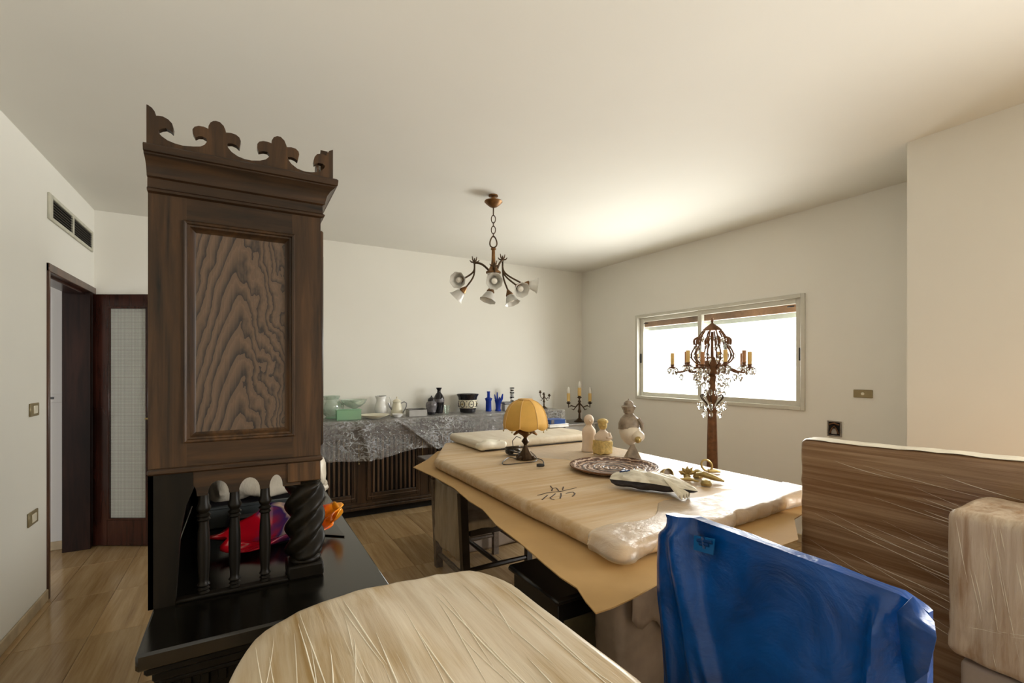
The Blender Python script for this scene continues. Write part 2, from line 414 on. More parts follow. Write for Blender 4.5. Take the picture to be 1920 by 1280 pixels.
# ------------------------------------------------------------------ mesh builders
class MB:
    def __init__(self):
        self.v = []; self.f = []
    def add(self, vs, fs):
        o = len(self.v)
        self.v += [Vector(p) for p in vs]
        self.f += [tuple(i + o for i in f) for f in fs]
        return self
    def box(self, a, b, ch=0.0):
        a = Vector(a); b = Vector(b)
        lo = Vector([min(a[i], b[i]) for i in range(3)]); hi = Vector([max(a[i], b[i]) for i in range(3)])
        ch = min(ch, .45 * min(hi - lo))
        if ch <= 0:
            vs = [(x, y, z) for x in (lo.x, hi.x) for y in (lo.y, hi.y) for z in (lo.z, hi.z)]
            return self.add(vs, [(0, 1, 3, 2), (4, 6, 7, 5), (0, 4, 5, 1), (2, 3, 7, 6), (0, 2, 6, 4), (1, 5, 7, 3)])
        bm = bmesh.new()
        bmesh.ops.create_cube(bm, size=1)
        for v in bm.verts:
            v.co = Vector([lo[i] + (v.co[i] + .5) * (hi[i] - lo[i]) for i in range(3)])
        bmesh.ops.bevel(bm, geom=bm.edges[:], offset=ch, segments=1, affect='EDGES')
        bm.verts.index_update()
        self.add([v.co.copy() for v in bm.verts], [[v.index for v in f.verts] for f in bm.faces])
        bm.free()
        return self
    def lathe(self, prof, at=(0, 0, 0), n=24, rf=None, mat=None, cap=True):
        at = Vector(at)
        vs = []; fs = []
        k = len(prof)
        for (r, z) in prof:
            for i in range(n):
                th = 2 * PI * i / n
                rr = r * (rf(th, z) if rf else 1)
                p = Vector((rr * math.cos(th), rr * math.sin(th), z))
                if mat is not None:
                    p = mat @ p
                vs.append(p + at)
        for j in range(k - 1):
            for i in range(n):
                fs.append((j * n + i, j * n + (i + 1) % n, (j + 1) * n + (i + 1) % n, (j + 1) * n + i))
        if cap:
            if prof[0][0] > 1e-5: fs.append(tuple(range(n - 1, -1, -1)))
            if prof[-1][0] > 1e-5: fs.append(tuple((k - 1) * n + i for i in range(n)))
        return self.add(vs, fs)
    def tube(self, path, r, n=8, flat=None, cap=True):
        path = [Vector(p) for p in path]
        k = len(path)
        rs = r if isinstance(r, (list, tuple)) else [r] * k
        vs = []; fs = []
        up = Vector((0, 0, 1)); prev = None
        for i, p in enumerate(path):
            d = (path[min(i + 1, k - 1)] - path[max(i - 1, 0)]).normalized()
            if prev is None:
                a = d.cross(up)
                if a.length < .05: a = d.cross(Vector((1, 0, 0)))
                a.normalize()
            else:
                a = (prev - d * prev.dot(d)).normalized()
            prev = a
            b = d.cross(a).normalized()
            for j in range(n):
                th = 2 * PI * j / n
                off = a * math.cos(th) * rs[i] + b * math.sin(th) * rs[i]
                if flat is not None: off.z *= flat
                vs.append(p + off)
        for i in range(k - 1):
            for j in range(n):
                fs.append((i * n + j, i * n + (j + 1) % n, (i + 1) * n + (j + 1) % n, (i + 1) * n + j))
        if cap:
            fs.append(tuple(range(n - 1, -1, -1))); fs.append(tuple((k - 1) * n + j for j in range(n)))
        return self.add(vs, fs)
    def prism(self, pts, off):
        off = Vector(off); n = len(pts)
        vs = [Vector(p) for p in pts] + [Vector(p) + off for p in pts]
        fs = [tuple(range(n - 1, -1, -1)), tuple(range(n, 2 * n))] + [(i, (i + 1) % n, n + (i + 1) % n, n + i) for i in range(n)]
        return self.add(vs, fs)
    def grid(self, fn, nu, nv, wrapu=False):
        vs = [fn(i / nu, j / nv) for j in range(nv + 1) for i in range(nu + (0 if wrapu else 1))]
        w = nu if wrapu else nu + 1
        fs = []
        for j in range(nv):
            for i in range(nu):
                fs.append((j * w + i, j * w + (i + 1) % w, (j + 1) * w + (i + 1) % w, (j + 1) * w + i))
        return self.add(vs, fs)
    def soft(self, lo, hi, r, seg=.05, disp=None, edge=5):
        lo = Vector(lo); hi = Vector(hi)
        r = min(r, .49 * min(hi - lo))
        def axis(i):
            L = hi[i] - lo[i]
            t = [r * (1 - math.cos(k / edge * PI / 2)) for k in range(edge)]
            m = max(1, int(round((L - 2 * r) / seg)))
            mid = [r + (L - 2 * r) * k / m for k in range(m + 1)]
            return [lo[i] + x for x in t + mid] + [hi[i] - x for x in reversed(t)]
        ax = [axis(i) for i in range(3)]
        idx = {}; vs = []; fs = []
        def vid(p):
            key = (round(p[0], 5), round(p[1], 5), round(p[2], 5))
            if key not in idx:
                idx[key] = len(vs); vs.append(Vector(p))
            return idx[key]
        for a in range(3):
            u, w = (a + 1) % 3, (a + 2) % 3
            for side in (0, 1):
                val = lo[a] if side == 0 else hi[a]
                for i in range(len(ax[u]) - 1):
                    for j in range(len(ax[w]) - 1):
                        q = []
                        for (ii, jj) in ((i, j), (i + 1, j), (i + 1, j + 1), (i, j + 1)):
                            p = [0, 0, 0]; p[a] = val; p[u] = ax[u][ii]; p[w] = ax[w][jj]
                            q.append(vid(p))
                        if side == 0: q.reverse()
                        fs.append(tuple(q))
        out = []
        for p in vs:
            inner = Vector([min(max(p[i], lo[i] + r), hi[i] - r) for i in range(3)])
            d = p - inner
            nrm = d.normalized() if d.length > 1e-9 else Vector((0, 0, 1))
            p2 = inner + nrm * r if d.length > 1e-9 else p
            if disp: p2 = p2 + disp(p2, nrm)
            out.append(p2)
        return self.add(out, fs)
    def build(self, name, mat, parent=None, origin=None, smooth=40):
        me = bpy.data.meshes.new(name)
        o = bpy.data.objects.new(name, me)
        C.objects.link(o)
        if parent is not None:
            sub = wloc(parent)
            o.parent = parent
        elif origin is not None:
            sub = Vector(origin); o.location = sub
        else:
            sub = Vector((0, 0, 0))
        me.from_pydata([tuple(p - sub) for p in self.v], [], self.f)
        me.update()
        bm = bmesh.new(); bm.from_mesh(me)
        bmesh.ops.recalc_face_normals(bm, faces=bm.faces[:])
        bm.to_mesh(me); bm.free()
        if smooth:
            me.shade_smooth()
            me.set_sharp_from_angle(angle=R(smooth))
        me.materials.append(M[mat])
        return o

def wloc(o):
    v = Vector((0, 0, 0))
    while o is not None:
        v = v + o.location
        o = o.parent
    return v

def tag(o, label, cat, group=None, kind=None):
    o['label'] = label
    o['category'] = cat
    if group: o['group'] = group
    if kind: o['kind'] = kind
    return o
def thing(name, loc, label, cat, group=None, kind=None):
    o = bpy.data.objects.new(name, None)
    o.empty_display_size = .1
    o.location = loc
    C.objects.link(o)
    return tag(o, label, cat, group, kind)
def nz(p, sc, off=0):
    return noise.noise(Vector((p[0] * sc + off, p[1] * sc + off * .7, p[2] * sc - off)))
def lump(amp, sc, off=0, streak=None, samp=0):
    """surface displacement of soft wrapping: broad lumps plus stretched creases"""
    def f(p, n):
        d = amp * nz(p, sc, off)
        if streak:
            q = Vector([p[i] * streak[i] for i in range(3)])
            d += samp * (1 - abs(noise.noise(q + Vector((off, 0, off)))) * 2.2)
        return n * d
    return f

# ================================================================== STRUCTURE
XL, XR, YB, H = -1.09, 4.12, 5.17, 2.82
XP, YP = 3.41, 1.22          # wall that juts out on the right
YR = -2.2                    # rear of the room
T = .16
def struct(name, mb, mat, label, cat, parent=None, **kw):
    o = mb.build(name, mat, parent, **kw)
    if parent is None: tag(o, label, cat, kind='structure')
    return o
# floor with separate stone tiles
fl = struct('floor', MB().box((-2.75, YR, -.12), (XR + T, YB + .12, -.004)), 'grout', 'striped travertine tiled floor', 'floor', smooth=0)
TW, TL = .31, .62
tm = MB().box((-TW / 2 + .0012, -TL / 2 + .0012, -.010), (TW / 2 - .0012, TL / 2 - .0012, 0), .0012)
tile0 = None
y = 5.26 - TL / 2
cells = []
while y > YR + TL / 2 - .2:
    k = 0
    x = -2.6 + TW / 2
    while x < XR:
        if x > XL - .30 or y > 3.4:
            if not (x > XP + .1 and y < YP - .2) and y > .25:
                cells.append((x, y))
        x += TW
    y -= TL
for (x, y) in cells:
    if tile0 is None:
        tile0 = tm.build('tile', 'tile', fl, smooth=0); o = tile0
    else:
        o = tile0.copy(); C.objects.link(o); o.parent = fl
    o.location = (x, y, 0)
big = MB()
big.box((XL - .3, YR, -.010), (XP, .25, 0)); 
# (stone laid behind the camera, joined)
st = big.build('tile_field', 'tile', fl, smooth=0); st['kind'] = 'stuff'

struct('ceiling', MB().box((-2.75, YR, H), (XR + T, YB + .12, H + .15)), 'ceiling', 'plain cream painted ceiling', 'ceiling', smooth=0)
# left wall with doorway next to the corner
DY0, DY1, DZ = 4.07, 5.17, 2.16
w = MB().box((XL - T, YR, 0), (XL, DY0, H)).box((XL - T, DY0, DZ), (XL, YB, H))
struct('wall_left', w, 'wall', 'cream painted wall with doorway and air vent', 'wall', smooth=0)
struct('wall_back', MB().box((-2.75, YB, 0), (XR + T, YB + .12, H)), 'wall', 'white back wall behind the sideboard', 'wall', smooth=0)
WY0, WY1, WZ0, WZ1 = 2.175, 4.125, 1.13, 2.115
w = MB().box((XR, YP - .2, 0), (XR + T, WY0, H)).box((XR, WY1, 0), (XR + T, YB, H)).box((XR, WY0, 0), (XR + T, WY1, WZ0)).box((XR, WY0, WZ1), (XR + T, WY1, H))
struct('wall_right', w, 'wall', 'beige wall with the wide sliding window', 'wall', smooth=0)
struct('wall_jutting', MB().box((XP, -.10, 0), (XR, YP, H)).box((XP, YR, 0), (XR, -2.0, H)).box((XP, -2.0, 2.42), (XR, -.10, H)), 'wall', 'plain wall block jutting into the room beside the window wall', 'wall', smooth=0)  # unseen opening behind the camera added to let fill light in
w = MB().box((XL - T, YR - .12, 0), (XR, YR, H))
struct('wall_rear', w, 'wall', 'plain rear wall behind the camera', 'wall', smooth=0)
w = MB().box((-2.75, 3.0, 0), (-2.63, YB, H))
struct('wall_corridor', w, 'wall_white', 'corridor end wall beyond the doorway', 'wall', smooth=0)
w = MB().box((-2.63, YB - .012, 0), (XL - T, YB, H))
struct('wall_corridor_side', w, 'wall_white', 'pale corridor wall seen through the doorway', 'wall', smooth=0)
# baseboards
def bb(name, a, b, label):
    o = MB().box(a, b, .004).build(name, 'base_stone', smooth=0)
    tag(o, label, 'baseboard', kind='structure')
struct('blocker', MB().box((XR + T, -6, -.2), (9, .1, -.05)), 'blocker', 'pale terrace slab added outside, unseen, to cut light from below', 'blocker', smooth=0)  # unseen slab added to block sky light coming from below
bb('baseboard_left', (XL, YR, 0), (XL + .012, DY0 - .005, .072), 'low stone baseboard along the left wall')
bb('baseboard_back', (XL + .02, YB - .012, 0), (XR, YB, .072), 'stone baseboard behind the sideboard')
bb('baseboard_right', (XR - .012, YP, 0), (XR, YB - .015, .072), 'stone baseboard under the window')
bb('baseboard_corridor', (-2.62, YB - .024, 0), (XL - T, YB - .013, .072), 'stone baseboard in the corridor')

# ------------------------------------------------------------------ door
door = thing('door_1', (XL, DY1, 0), 'dark mahogany doorway with a half open glazed leaf', 'door', kind='structure')
JX0 = XL - T - .01
MB().box((JX0, DY0, 0), (XL + .012, DY0 + .028, DZ), .003).build('jamb', 'trim_wood', door)
MB().box((JX0, DY1 - .13, 0), (XL + .004, DY1 - .10, DZ - .05), .003).box((JX0 + .03, DY1 - .10, 0), (XL, DY1 - .002, DZ - .05)).build('jamb', 'jamb_dark', door)
MB().box((JX0, DY0, DZ - .055), (XL + .014, DY1 - .004, DZ), .004).build('head', 'trim_wood', door)
MB().box((JX0 + .03, DY0 + .028, DZ - .075), (XL - .03, DY1 - .13, DZ - .055)).build('stop', 'mahogany', door)
# leaf built in world space along a direction 30 degrees out of the back wall plane
hinge = Vector((XL + .012, DY1 - .045, .006))
ld = Vector((_c, -_s, 0)); ln = Vector((-_s, -_c, 0))
LW, LZ = .585, 2.095
def leafbox(mb, u0, u1, z0, z1, t0, t1, ch=.003):
    sub = MB().box((u0, t0, z0), (u1, t1, z1), ch)
    mb.add([hinge + ld * p.x + ln * p.y + Vector((0, 0, p.z)) for p in sub.v], sub.f)
    return mb
lf = MB()
U0, U1, G0, G1 = .135, .45, .225, 1.98
leafbox(lf, 0, U0 - .012, 0, LZ, -.02, .02); leafbox(lf, U1 + .012, LW, 0, LZ, -.02, .02)
leafbox(lf, U0 - .013, U1 + .013, 0, G0 - .012, -.02, .02); leafbox(lf, U0 - .013, U1 + .013, G1 + .012, LZ, -.02, .02)
leaf = lf.build('leaf', 'mahogany', door)
gb = MB()
for (a, b, c0, d) in ((U0 - .015, U0 + .006, G0 - .015, G1 + .015), (U1 - .006, U1 + .015, G0 - .015, G1 + .015), (U0, U1, G0 - .015, G0 + .006), (U0, U1, G1 - .006, G1 + .015)):
    leafbox(gb, a, b, c0, d, -.026, .026)
gb.build('glazing_bead', 'mahogany', leaf)
# the pane keeps its own axes so that the pressed grid runs along it
pm = MB().box((0, -.004, 0), (U1 - U0, .004, G1 - G0))
pane = pm.build('pane', 'grid_glass', None, smooth=0)
pane.parent = leaf
pane.location = hinge + ld * U0 + Vector((0, 0, G0)) - wloc(door)
pane.rotation_euler = (0, 0, -YAW)
hb = MB()
leafbox(hb, LW - .07, LW - .03, 1.0, 1.12, .02, .03); leafbox(hb, LW - .12, LW - .04, 1.055, 1.07, .045, .06); leafbox(hb, LW - .055, LW - .04, 1.055, 1.07, .02, .06)
hb.build('handle', 'brass', leaf)

# corridor switch rail
o = MB().box((-1.60, YB - .020, 1.205), (-1.22, YB - .012, 1.275), .002).build('wall_rail', 'wall_white', origin=(-1.4, YB - .012, 1.205))
tag(o, 'white trunking strip on the corridor wall', 'trunking')
o2 = MB().box((-1.355, YB - .026, 1.232), (-1.335, YB - .020, 1.25), .002).build('hook', 'black', o)

# ------------------------------------------------------------------ window
win = thing('window_1', (XR, (WY0 + WY1) / 2, WZ0), 'wide two-sash aluminium sliding window, blown out white', 'window', kind='structure')
def frame(mb, x0, x1, y0, y1, z0, z1, t, ch=.003):
    mb.box((x0, y0, z0), (x1, y0 + t, z1), ch).box((x0, y1 - t, z0), (x1, y1, z1), ch).box((x0, y0 + t, z0), (x1, y1 - t, z0 + t), ch).box((x0, y0 + t, z1 - t), (x1, y1 - t, z1), ch)
    return mb
frame(MB(), XR - .018, XR + .075, WY0 - .006, WY1 + .006, WZ0 - .006, WZ1 + .006, .034).build('window_frame', 'alu', win)
ym = 3.235
for k, (a, b, xo) in enumerate(((WY0 + .03, ym + .02, .006), (ym - .02, WY1 - .03, .036))):
    sash = frame(MB(), XR + xo, XR + xo + .026, a, b, WZ0 + .026, WZ1 - .026, .048).build('sash', 'alu', win)
    MB().box((XR + xo + .011, a + .045, WZ0 + .07), (XR + xo + .015, b - .045, WZ1 - .07)).build('pane', 'window_glass', sash, smooth=0)
    yy = a + .010 if k == 0 else b - .010
    MB().box((XR + xo - .010, yy - .010, 1.55), (XR + xo + .004, yy + .010, 1.66), .003).build('latch', 'black', sash)
    MB().box((XR + xo - .006, (a + .06) if k == 0 else (b - .12), WZ1 - .100), (XR + xo + .004, (a + .12) if k == 0 else (b - .06), WZ1 - .088), .002).build('stop_tab', 'black', sash)
MB().box((XR + .085, WY0, WZ1 - .135), (XR + .125, WY1, WZ1 - .01), .004).build('shutter_rail', 'shutter_wood', win)
MB().box((XR + .095, WY0, WZ1 - .185), (XR + .110, WY1, WZ1 - .137), .004).build('halo_strip', 'halo_pale', win)  # pale strip painted in for the soft exposure halo below the rail
MB().box((XR + .075, WY0, WZ0 - .03), (XR + T + .06, WY1, WZ0 - .001), .003).build('window_sill', 'marble', win)

# ------------------------------------------------------------------ air vent and switches
vt = thing('air_vent', (XL, 4.58, 2.445), 'rectangular air grille high on the wall above the doorway', 'vent')
VA, VB, VZ0, VZ1 = 4.08, 5.085, 2.445, 2.615
f = MB()
f.box((XL, VA, VZ0), (XL + .014, VA + .06, VZ1), .003).box((XL, VB - .03, VZ0), (XL + .014, VB, VZ1), .003).box((XL, VA + .06, VZ0), (XL + .014, VB - .03, VZ0 + .024), .003).box((XL, VA + .06, VZ1 - .024), (XL + .014, VB - .03, VZ1), .003)
f.build('frame', 'vent_frame', vt)
MB().box((XL + .0005, VA + .05, VZ0 + .01), (XL + .002, VB - .02, VZ1 - .01)).build('recess', 'void', vt)
MB().box((XL + .001, 4.555, VZ0 + .02), (XL + .015, 4.58, VZ1 - .02), .002).build('divider', 'vent_frame', vt)
for k in range(6):
    z = VZ0 + .036 + k * .0185
    MB().add([(XL + .002, VA + .06, z + .008), (XL + .012, VA + .06, z), (XL + .012, VB - .03, z), (XL + .002, VB - .03, z + .008),
              (XL + .002, VA + .06, z + .010), (XL + .012, VA + .06, z + .002), (XL + .012, VB - .03, z + .002), (XL + .002, VB - .03, z + .010)],
             [(0, 1, 2, 3), (4, 5, 6, 7), (0, 1, 5, 4), (1, 2, 6, 5), (2, 3, 7, 6), (3, 0, 4, 7)]).build('slat', 'vent_dark', vt, smooth=0)
def switch(name, y, z, w_, h_, label, wall='L', knob=None):
    if wall == 'L':
        t = thing(name, (XL, y, z), label, 'switch')
        MB().box((XL, y - w_ / 2, z - h_ / 2), (XL + .009, y + w_ / 2, z + h_ / 2), .003).build('plate', 'plate_bronze', t)
        MB().box((XL + .008, y - w_ * .22, z - h_ * .3), (XL + .014, y + w_ * .22, z + h_ * .3), .003).build('rocker', 'cream', t)
    else:
        t = thing(name, (XR, y, z), label, 'switch')
        MB().box((XR - .009, y - w_ / 2, z - h_ / 2), (XR, y + w_ / 2, z + h_ / 2), .003).build('plate', 'plate_bronze', t)
        MB().lathe([(.012, 0), (.011, .006), (.006, .009)], (XR - .008, y, z), 12, mat=Matrix.Rotation(-PI / 2, 4, 'Y').to_3x3()).build('button', 'cream', t)
switch('light_switch', 3.85, 1.235, .135, .078, 'bronze light switch beside the doorway at hand height')
switch('wall_socket', 3.83, .592, .145, .082, 'bronze socket plate low beside the doorway')
switch('push_button', 1.746, 1.288, .128, .062, 'bronze plate with one round button on the window wall', 'R')
t = thing('junction_box', (XR, 1.944, .99), 'open metal junction box on the window wall without its cover', 'junction box')
f = frame(MB(), XR - .012, XR, 1.893, 1.997, .935, 1.06, .010, .002); f.build('box_rim', 'junction', t)
MB().box((XR - .002, 1.90, .94), (XR - .001, 1.99, 1.055)).build('recess', 'void', t, smooth=0)
MB().tube([(XR - .008, 1.91, 1.03), (XR - .014, 1.945, 1.043), (XR - .008, 1.982, 1.03)], .006, 6).tube([(XR - .008, 1.915, .96), (XR - .012, 1.93, 1.0), (XR - .008, 1.945, 1.02), (XR - .012, 1.96, 1.0), (XR - .008, 1.978, .96)], .005, 6).build('wires', 'copper_rust', t)
MB().box((XR - .009, 1.925, .955), (XR - .004, 1.967, 1.0), .003).build('terminal', 'pewter', t)

# ================================================================== HUTCH (tall carved cabinet)
hu = thing('hutch', (.09, 2.17, 0), 'tall dark carved oak hutch with fleur-de-lis crown and turned spindles', 'cabinet')
TX0, TX1, TY0, TY1 = -.232, .221, 1.645, 2.82
WT = .80
# lower cabinet
lb = MB().box((-.195, 1.465, .06), (.33, 2.90, .70), .004).box((-.175, 1.485, 0), (.31, 2.88, .06))
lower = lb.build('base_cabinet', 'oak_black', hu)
for (a, z0, z1) in ((.014, .735, .757), (.028, .708, .735), (.040, .69, .708)):
    MB().box((-.222 + a, 1.398 + a, z0), (.402 - a, 2.965 - a, z1), .006).build('moulding', 'oak_black', hu)
MB().box((-.222, 1.398, .757), (.402, 2.965, WT), .006).build('worktop', 'oak_top', hu)
for k in range(13):
    x = -.175 + k * .039
    MB().box((x, 1.452, .655), (x + .022, 1.466, .69), .003).build('dentil', 'oak_black', hu)
for k in range(2):        # panels on the near end and doors on the front
    y0 = 1.52 + k * .68
    d = MB().box((.33, y0, .11), (.345, y0 + .64, .66), .006).build('door', 'oak', hu)
    frame(MB(), .344, .354, y0 + .08, y0 + .56, .19, .58, .018).build('door_moulding', 'oak', d)
    MB().lathe([(.006, 0), (.006, .01), (.015, .018), (.012, .028), (.0, .03)], (.345, y0 + (.60 if k == 0 else .04), .40), 12, mat=Matrix.Rotation(PI / 2, 4, 'Y').to_3x3()).build('knob', 'bronze', d)
MB().box((-.12, 1.458, .14), (.26, 1.466, .62), .004).build('end_panel', 'oak', hu)
# open niche
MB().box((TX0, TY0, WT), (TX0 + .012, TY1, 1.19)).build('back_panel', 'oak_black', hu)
for yy in (TY0, TY1 - .03):
    # rear post with a swept inner edge
    pts = [(TX0, yy, WT), (TX0 + .062, yy, WT), (TX0 + .066, yy, .86), (TX0 + .074, yy, 1.0), (TX0 + .088, yy, 1.08), (TX0 + .105, yy, 1.125), (TX0 + .105, yy, 1.19), (TX0, yy, 1.19)]
    MB().prism(pts, (0, .03, 0)).build('rear_post', 'oak_black', hu)
    cols = [TX0 + .062] + [ony(px_, 910, TY0 + .022).x for px_ in (380, 439, 496)] + [TX1 - .098]
    pts = [(TX0 + .04, yy + .004, 1.19), (TX0 + .04, yy + .004, 1.10)]
    for a_, b_ in zip(cols[:-1], cols[1:]):
        a2, b2_ = a_ + .013, b_ - .013
        for q_ in range(13):
            th_ = PI * (1 - q_ / 12)
            pts.append(((a2 + b2_) / 2 + (b2_ - a2) / 2 * math.cos(th_), yy + .004, 1.105 + .040 * math.sin(th_)))
    pts += [(TX1 - .06, yy + .004, 1.105), (TX1 - .06, yy + .004, 1.19)]
    MB().prism(pts, (0, .022, 0)).build('arcade_rail', 'oak_h', hu, smooth=30)
    MB().box((TX1 - .10, yy - .002, 1.115), (TX1, yy + .10 if yy < 2 else yy + .03, 1.19), .003).build('corner_block', 'oak', hu)
    MB().box((TX0 + .06, yy, WT), (TX1 - .02, yy + .03, WT + .012), .004).build('niche_sill', 'oak_black', hu)
MB().box((TX0, TY1 - .030, WT), (TX1 - .1, TY1 - .020, 1.14)).build('far_niche_panel', 'oak', hu)
# spindles
SPK = .298 / .335
sp = [(.011, 0), (.016, .006), (.011, .012), (.016, .018), (.011, .024), (.017, .032), (.0125, .040), (.0125, .05), (.015, .09), (.0165, .15), (.0155, .20), (.013, .232), (.013, .244), (.018, .25), (.0135, .257), (.019, .264), (.012, .272), (.017, .281), (.019, .29), (.014, .305), (.013, .335)]
for (px, yb) in ((382, 1100), (440, 1085), (497, 1072)):
    p = ony(px, yb, TY0 + .022)
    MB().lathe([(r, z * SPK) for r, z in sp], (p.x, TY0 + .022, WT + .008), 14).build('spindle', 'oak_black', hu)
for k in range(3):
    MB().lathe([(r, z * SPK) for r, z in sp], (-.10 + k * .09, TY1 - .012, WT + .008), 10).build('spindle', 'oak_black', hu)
# barley twist columns at the front corners
def twist(x, y):
    MB().box((x - .056, y - .056, WT), (x + .052, y + .056, WT + .045), .006).build('column_plinth', 'oak_black', hu)
    n = 40; prof = []
    L = 34
    vs = []
    def fn(u, v):
        z = .048 + v * .262
        th = 2 * PI * u
        env = min(1, v / .10, (1 - v) / .07)
        env = .62 + .38 * math.sin(max(0, min(1, env)) * PI / 2)
        groove = .5 + .5 * math.cos(3 * (th - v * 7.6))
        r = .063 * env * (.66 + .34 * groove ** .7)
        return Vector((x + r * math.cos(th), y + r * math.sin(th), WT + z))
    m = MB().grid(fn, 48, 60, True)
    m.lathe([(.046, .044), (.050, .050), (.046, .058), (.036, .064)], (x, y, WT), 24)
    m.lathe([(.036, .292), (.048, .300), (.050, .306), (.042, .312), (.046, .318)], (x, y, WT), 24)
    m.build('twisted_column', 'oak_black', hu, smooth=60)
twist(TX1 - .042, TY0 + .052)
twist(TX1 - .042, TY1 - .052)
# upper body
UZ0, UZ1 = 1.19, 1.985
PX0, PX1, PZ0, PZ1 = ony(350, 600, TY0).x, ony(548, 600, TY0).x, 1.272, 1.902
for a, b in ((TX0, PX0), (PX1, TX1)): MB().box((a, TY0, UZ0), (b, TY0 + .03, UZ1)).build('stile', 'oak', hu, smooth=0)
MB().box((PX0, TY0 + .0005, UZ0), (PX1, TY0 + .03, PZ0)).build('rail', 'oak_h', hu, smooth=0)
MB().box((PX0, TY0 + .0005, PZ1), (PX1, TY0 + .03, UZ1)).build('rail', 'oak_h', hu, smooth=0)
MB().box((TX0 + .001, TY0 + .03, UZ0), (TX1 - .001, TY1, UZ1), .002).build('upper_body', 'oak', hu)
pm_ = ((PX0 + PX1) / 2, TY0 + .014, PZ0)
pn = MB().box((PX0, TY0 + .014, PZ0), (PX1, TY0 + .029, PZ1))
pn_o = pn.build('carved_panel', 'oak_panel', hu, smooth=0)
# give the panel its own origin so the grain centres on it
for v in pn_o.data.vertices: v.co -= (Vector(pm_) - wloc(hu))
pn_o.location = Vector(pm_) - wloc(hu)
fm = MB()
def mould(mb, x0, x1, z0, z1, y, prof):
    """rectangular picture moulding: prof is (inset, out)"""
    k = len(prof); vs = []; fs = []
    for (i, o) in prof:
        vs += [(x0 + i, y - o, z0 + i), (x1 - i, y - o, z0 + i), (x1 - i, y - o, z1 - i), (x0 + i, y - o, z1 - i)]
    for a in range(k - 1):
        for b in range(4):
            fs.append((a * 4 + b, a * 4 + (b + 1) % 4, (a + 1) * 4 + (b + 1) % 4, (a + 1) * 4 + b))
    return mb.add(vs, fs)
mould(fm, PX0 - .008, PX1 + .008, PZ0 - .008, PZ1 + .008, TY0, [(0, -.002), (0, .006), (.004, .010), (.009, .008), (.011, .002), (.016, .001), (.020, -.006), (.026, -.012), (.030, -.0145)])
fm.build('panel_moulding', 'oak', hu, smooth=25)
MB().box((TX0 - .002, TY0 - .010, UZ0 - .012), (TX1 + .006, TY1 + .006, UZ0 + .006), .005).build('waist_moulding', 'oak_h', hu)
for k in range(2):
    y0 = TY0 + .05 + k * .55
    d = MB().box((TX1, y0, 1.22), (TX1 + .016, y0 + .53, 1.95), .005).build('door', 'oak', hu)
    frame(MB(), TX1 + .014, TX1 + .026, y0 + .07, y0 + .46, 1.29, 1.88, .02).build('door_moulding', 'oak', d)
    MB().lathe([(.005, 0), (.005, .01), (.013, .018), (.0, .028)], (TX1 + .016, y0 + (.49 if k == 0 else .04), 1.5), 12, mat=Matrix.Rotation(PI / 2, 4, 'Y').to_3x3()).build('knob', 'bronze', d)
# cornice: stepped rings, flush at the back
ring = [(0, 1.975), (.010, 1.979), (.012, 1.985), (.006, 1.990), (.005, 2.016), (.012, 2.020), (.013, 2.027), (.014, 2.032), (.018, 2.046), (.027, 2.060), (.040, 2.071), (.040, 2.075), (.046, 2.077), (.048, 2.093), (.044, 2.098), (.0, 2.099)]
cm = MB(); vs = []; fs = []
for (o_, z) in ring:
    vs += [(TX0 - .10 * o_, TY0 - o_, z), (TX1 + o_, TY0 - o_, z), (TX1 + o_, TY1 + o_, z), (TX0 - .10 * o_, TY1 + o_, z)]
for a in range(len(ring) - 1):
    for b in range(4):
        fs.append((a * 4 + b, a * 4 + (b + 1) % 4, (a + 1) * 4 + (b + 1) % 4, (a + 1) * 4 + b))
fs.append(tuple(range((len(ring) - 1) * 4, len(ring) * 4)))
cm.add(vs, fs).build('cornice', 'oak_h', hu, smooth=25)
# crown fretwork outline traced along the near end
FL = [(157, 70), (175, 78), (205, 100), (228, 130), (242, 168), (255, 168), (300, 175), (345, 200), (378, 235), (390, 275), (385, 315), (360, 292), (325, 275), (290, 278), (262, 290), (262, 315), (290, 345), (340, 380), (400, 405), (470, 425), (560, 432), (620, 432), (655, 418), (678, 390), (672, 365), (640, 345), (605, 342), (575, 355), (555, 320), (552, 285), (570, 262), (605, 255), (650, 262), (688, 280), (690, 255), (705, 228), (730, 213), (755, 212), (790, 225), (820, 255), (835, 290), (840, 312), (880, 315), (925, 330), (955, 355), (967, 385), (955, 448), (925, 420), (890, 405), (855, 405), (848, 418), (860, 445), (890, 480), (940, 515), (1000, 540), (1060, 552), (1130, 553), (1180, 543), (1210, 520), (1212, 498), (1195, 478), (1160, 470), (1120, 477), (1107, 440), (1108, 410), (1125, 390), (1160, 385), (1200, 392), (1230, 405), (1232, 380), (1250, 352), (1280, 342), (1310, 350), (1340, 380), (1355, 415), (1362, 437), (1400, 438), (1440, 452), (1462, 475), (1468, 500), (1455, 555), (1430, 535), (1400, 522), (1370, 522), (1375, 545), (1400, 580), (1450, 620), (1510, 645), (1570, 652), (1640, 650), (1680, 620), (1690, 600), (1670, 580), (1630, 572), (1597, 585), (1592, 555), (1600, 520), (1620, 498), (1650, 493), (1680, 500), (1703, 512), (1705, 495), (1725, 470), (1757, 460)]
CY = TY0 - .022
pts = [ony(240 + a * .21875, 180 + b * .21875, CY) for a, b in FL]
x0, x1 = pts[0].x, pts[-1].x
CB = 2.098
pts2 = pts + [Vector((x1, CY, CB)), Vector((x0, CY, CB))]
MB().prism(pts2, (0, .022, 0)).build('crown_fretwork', 'oak', hu, smooth=30)
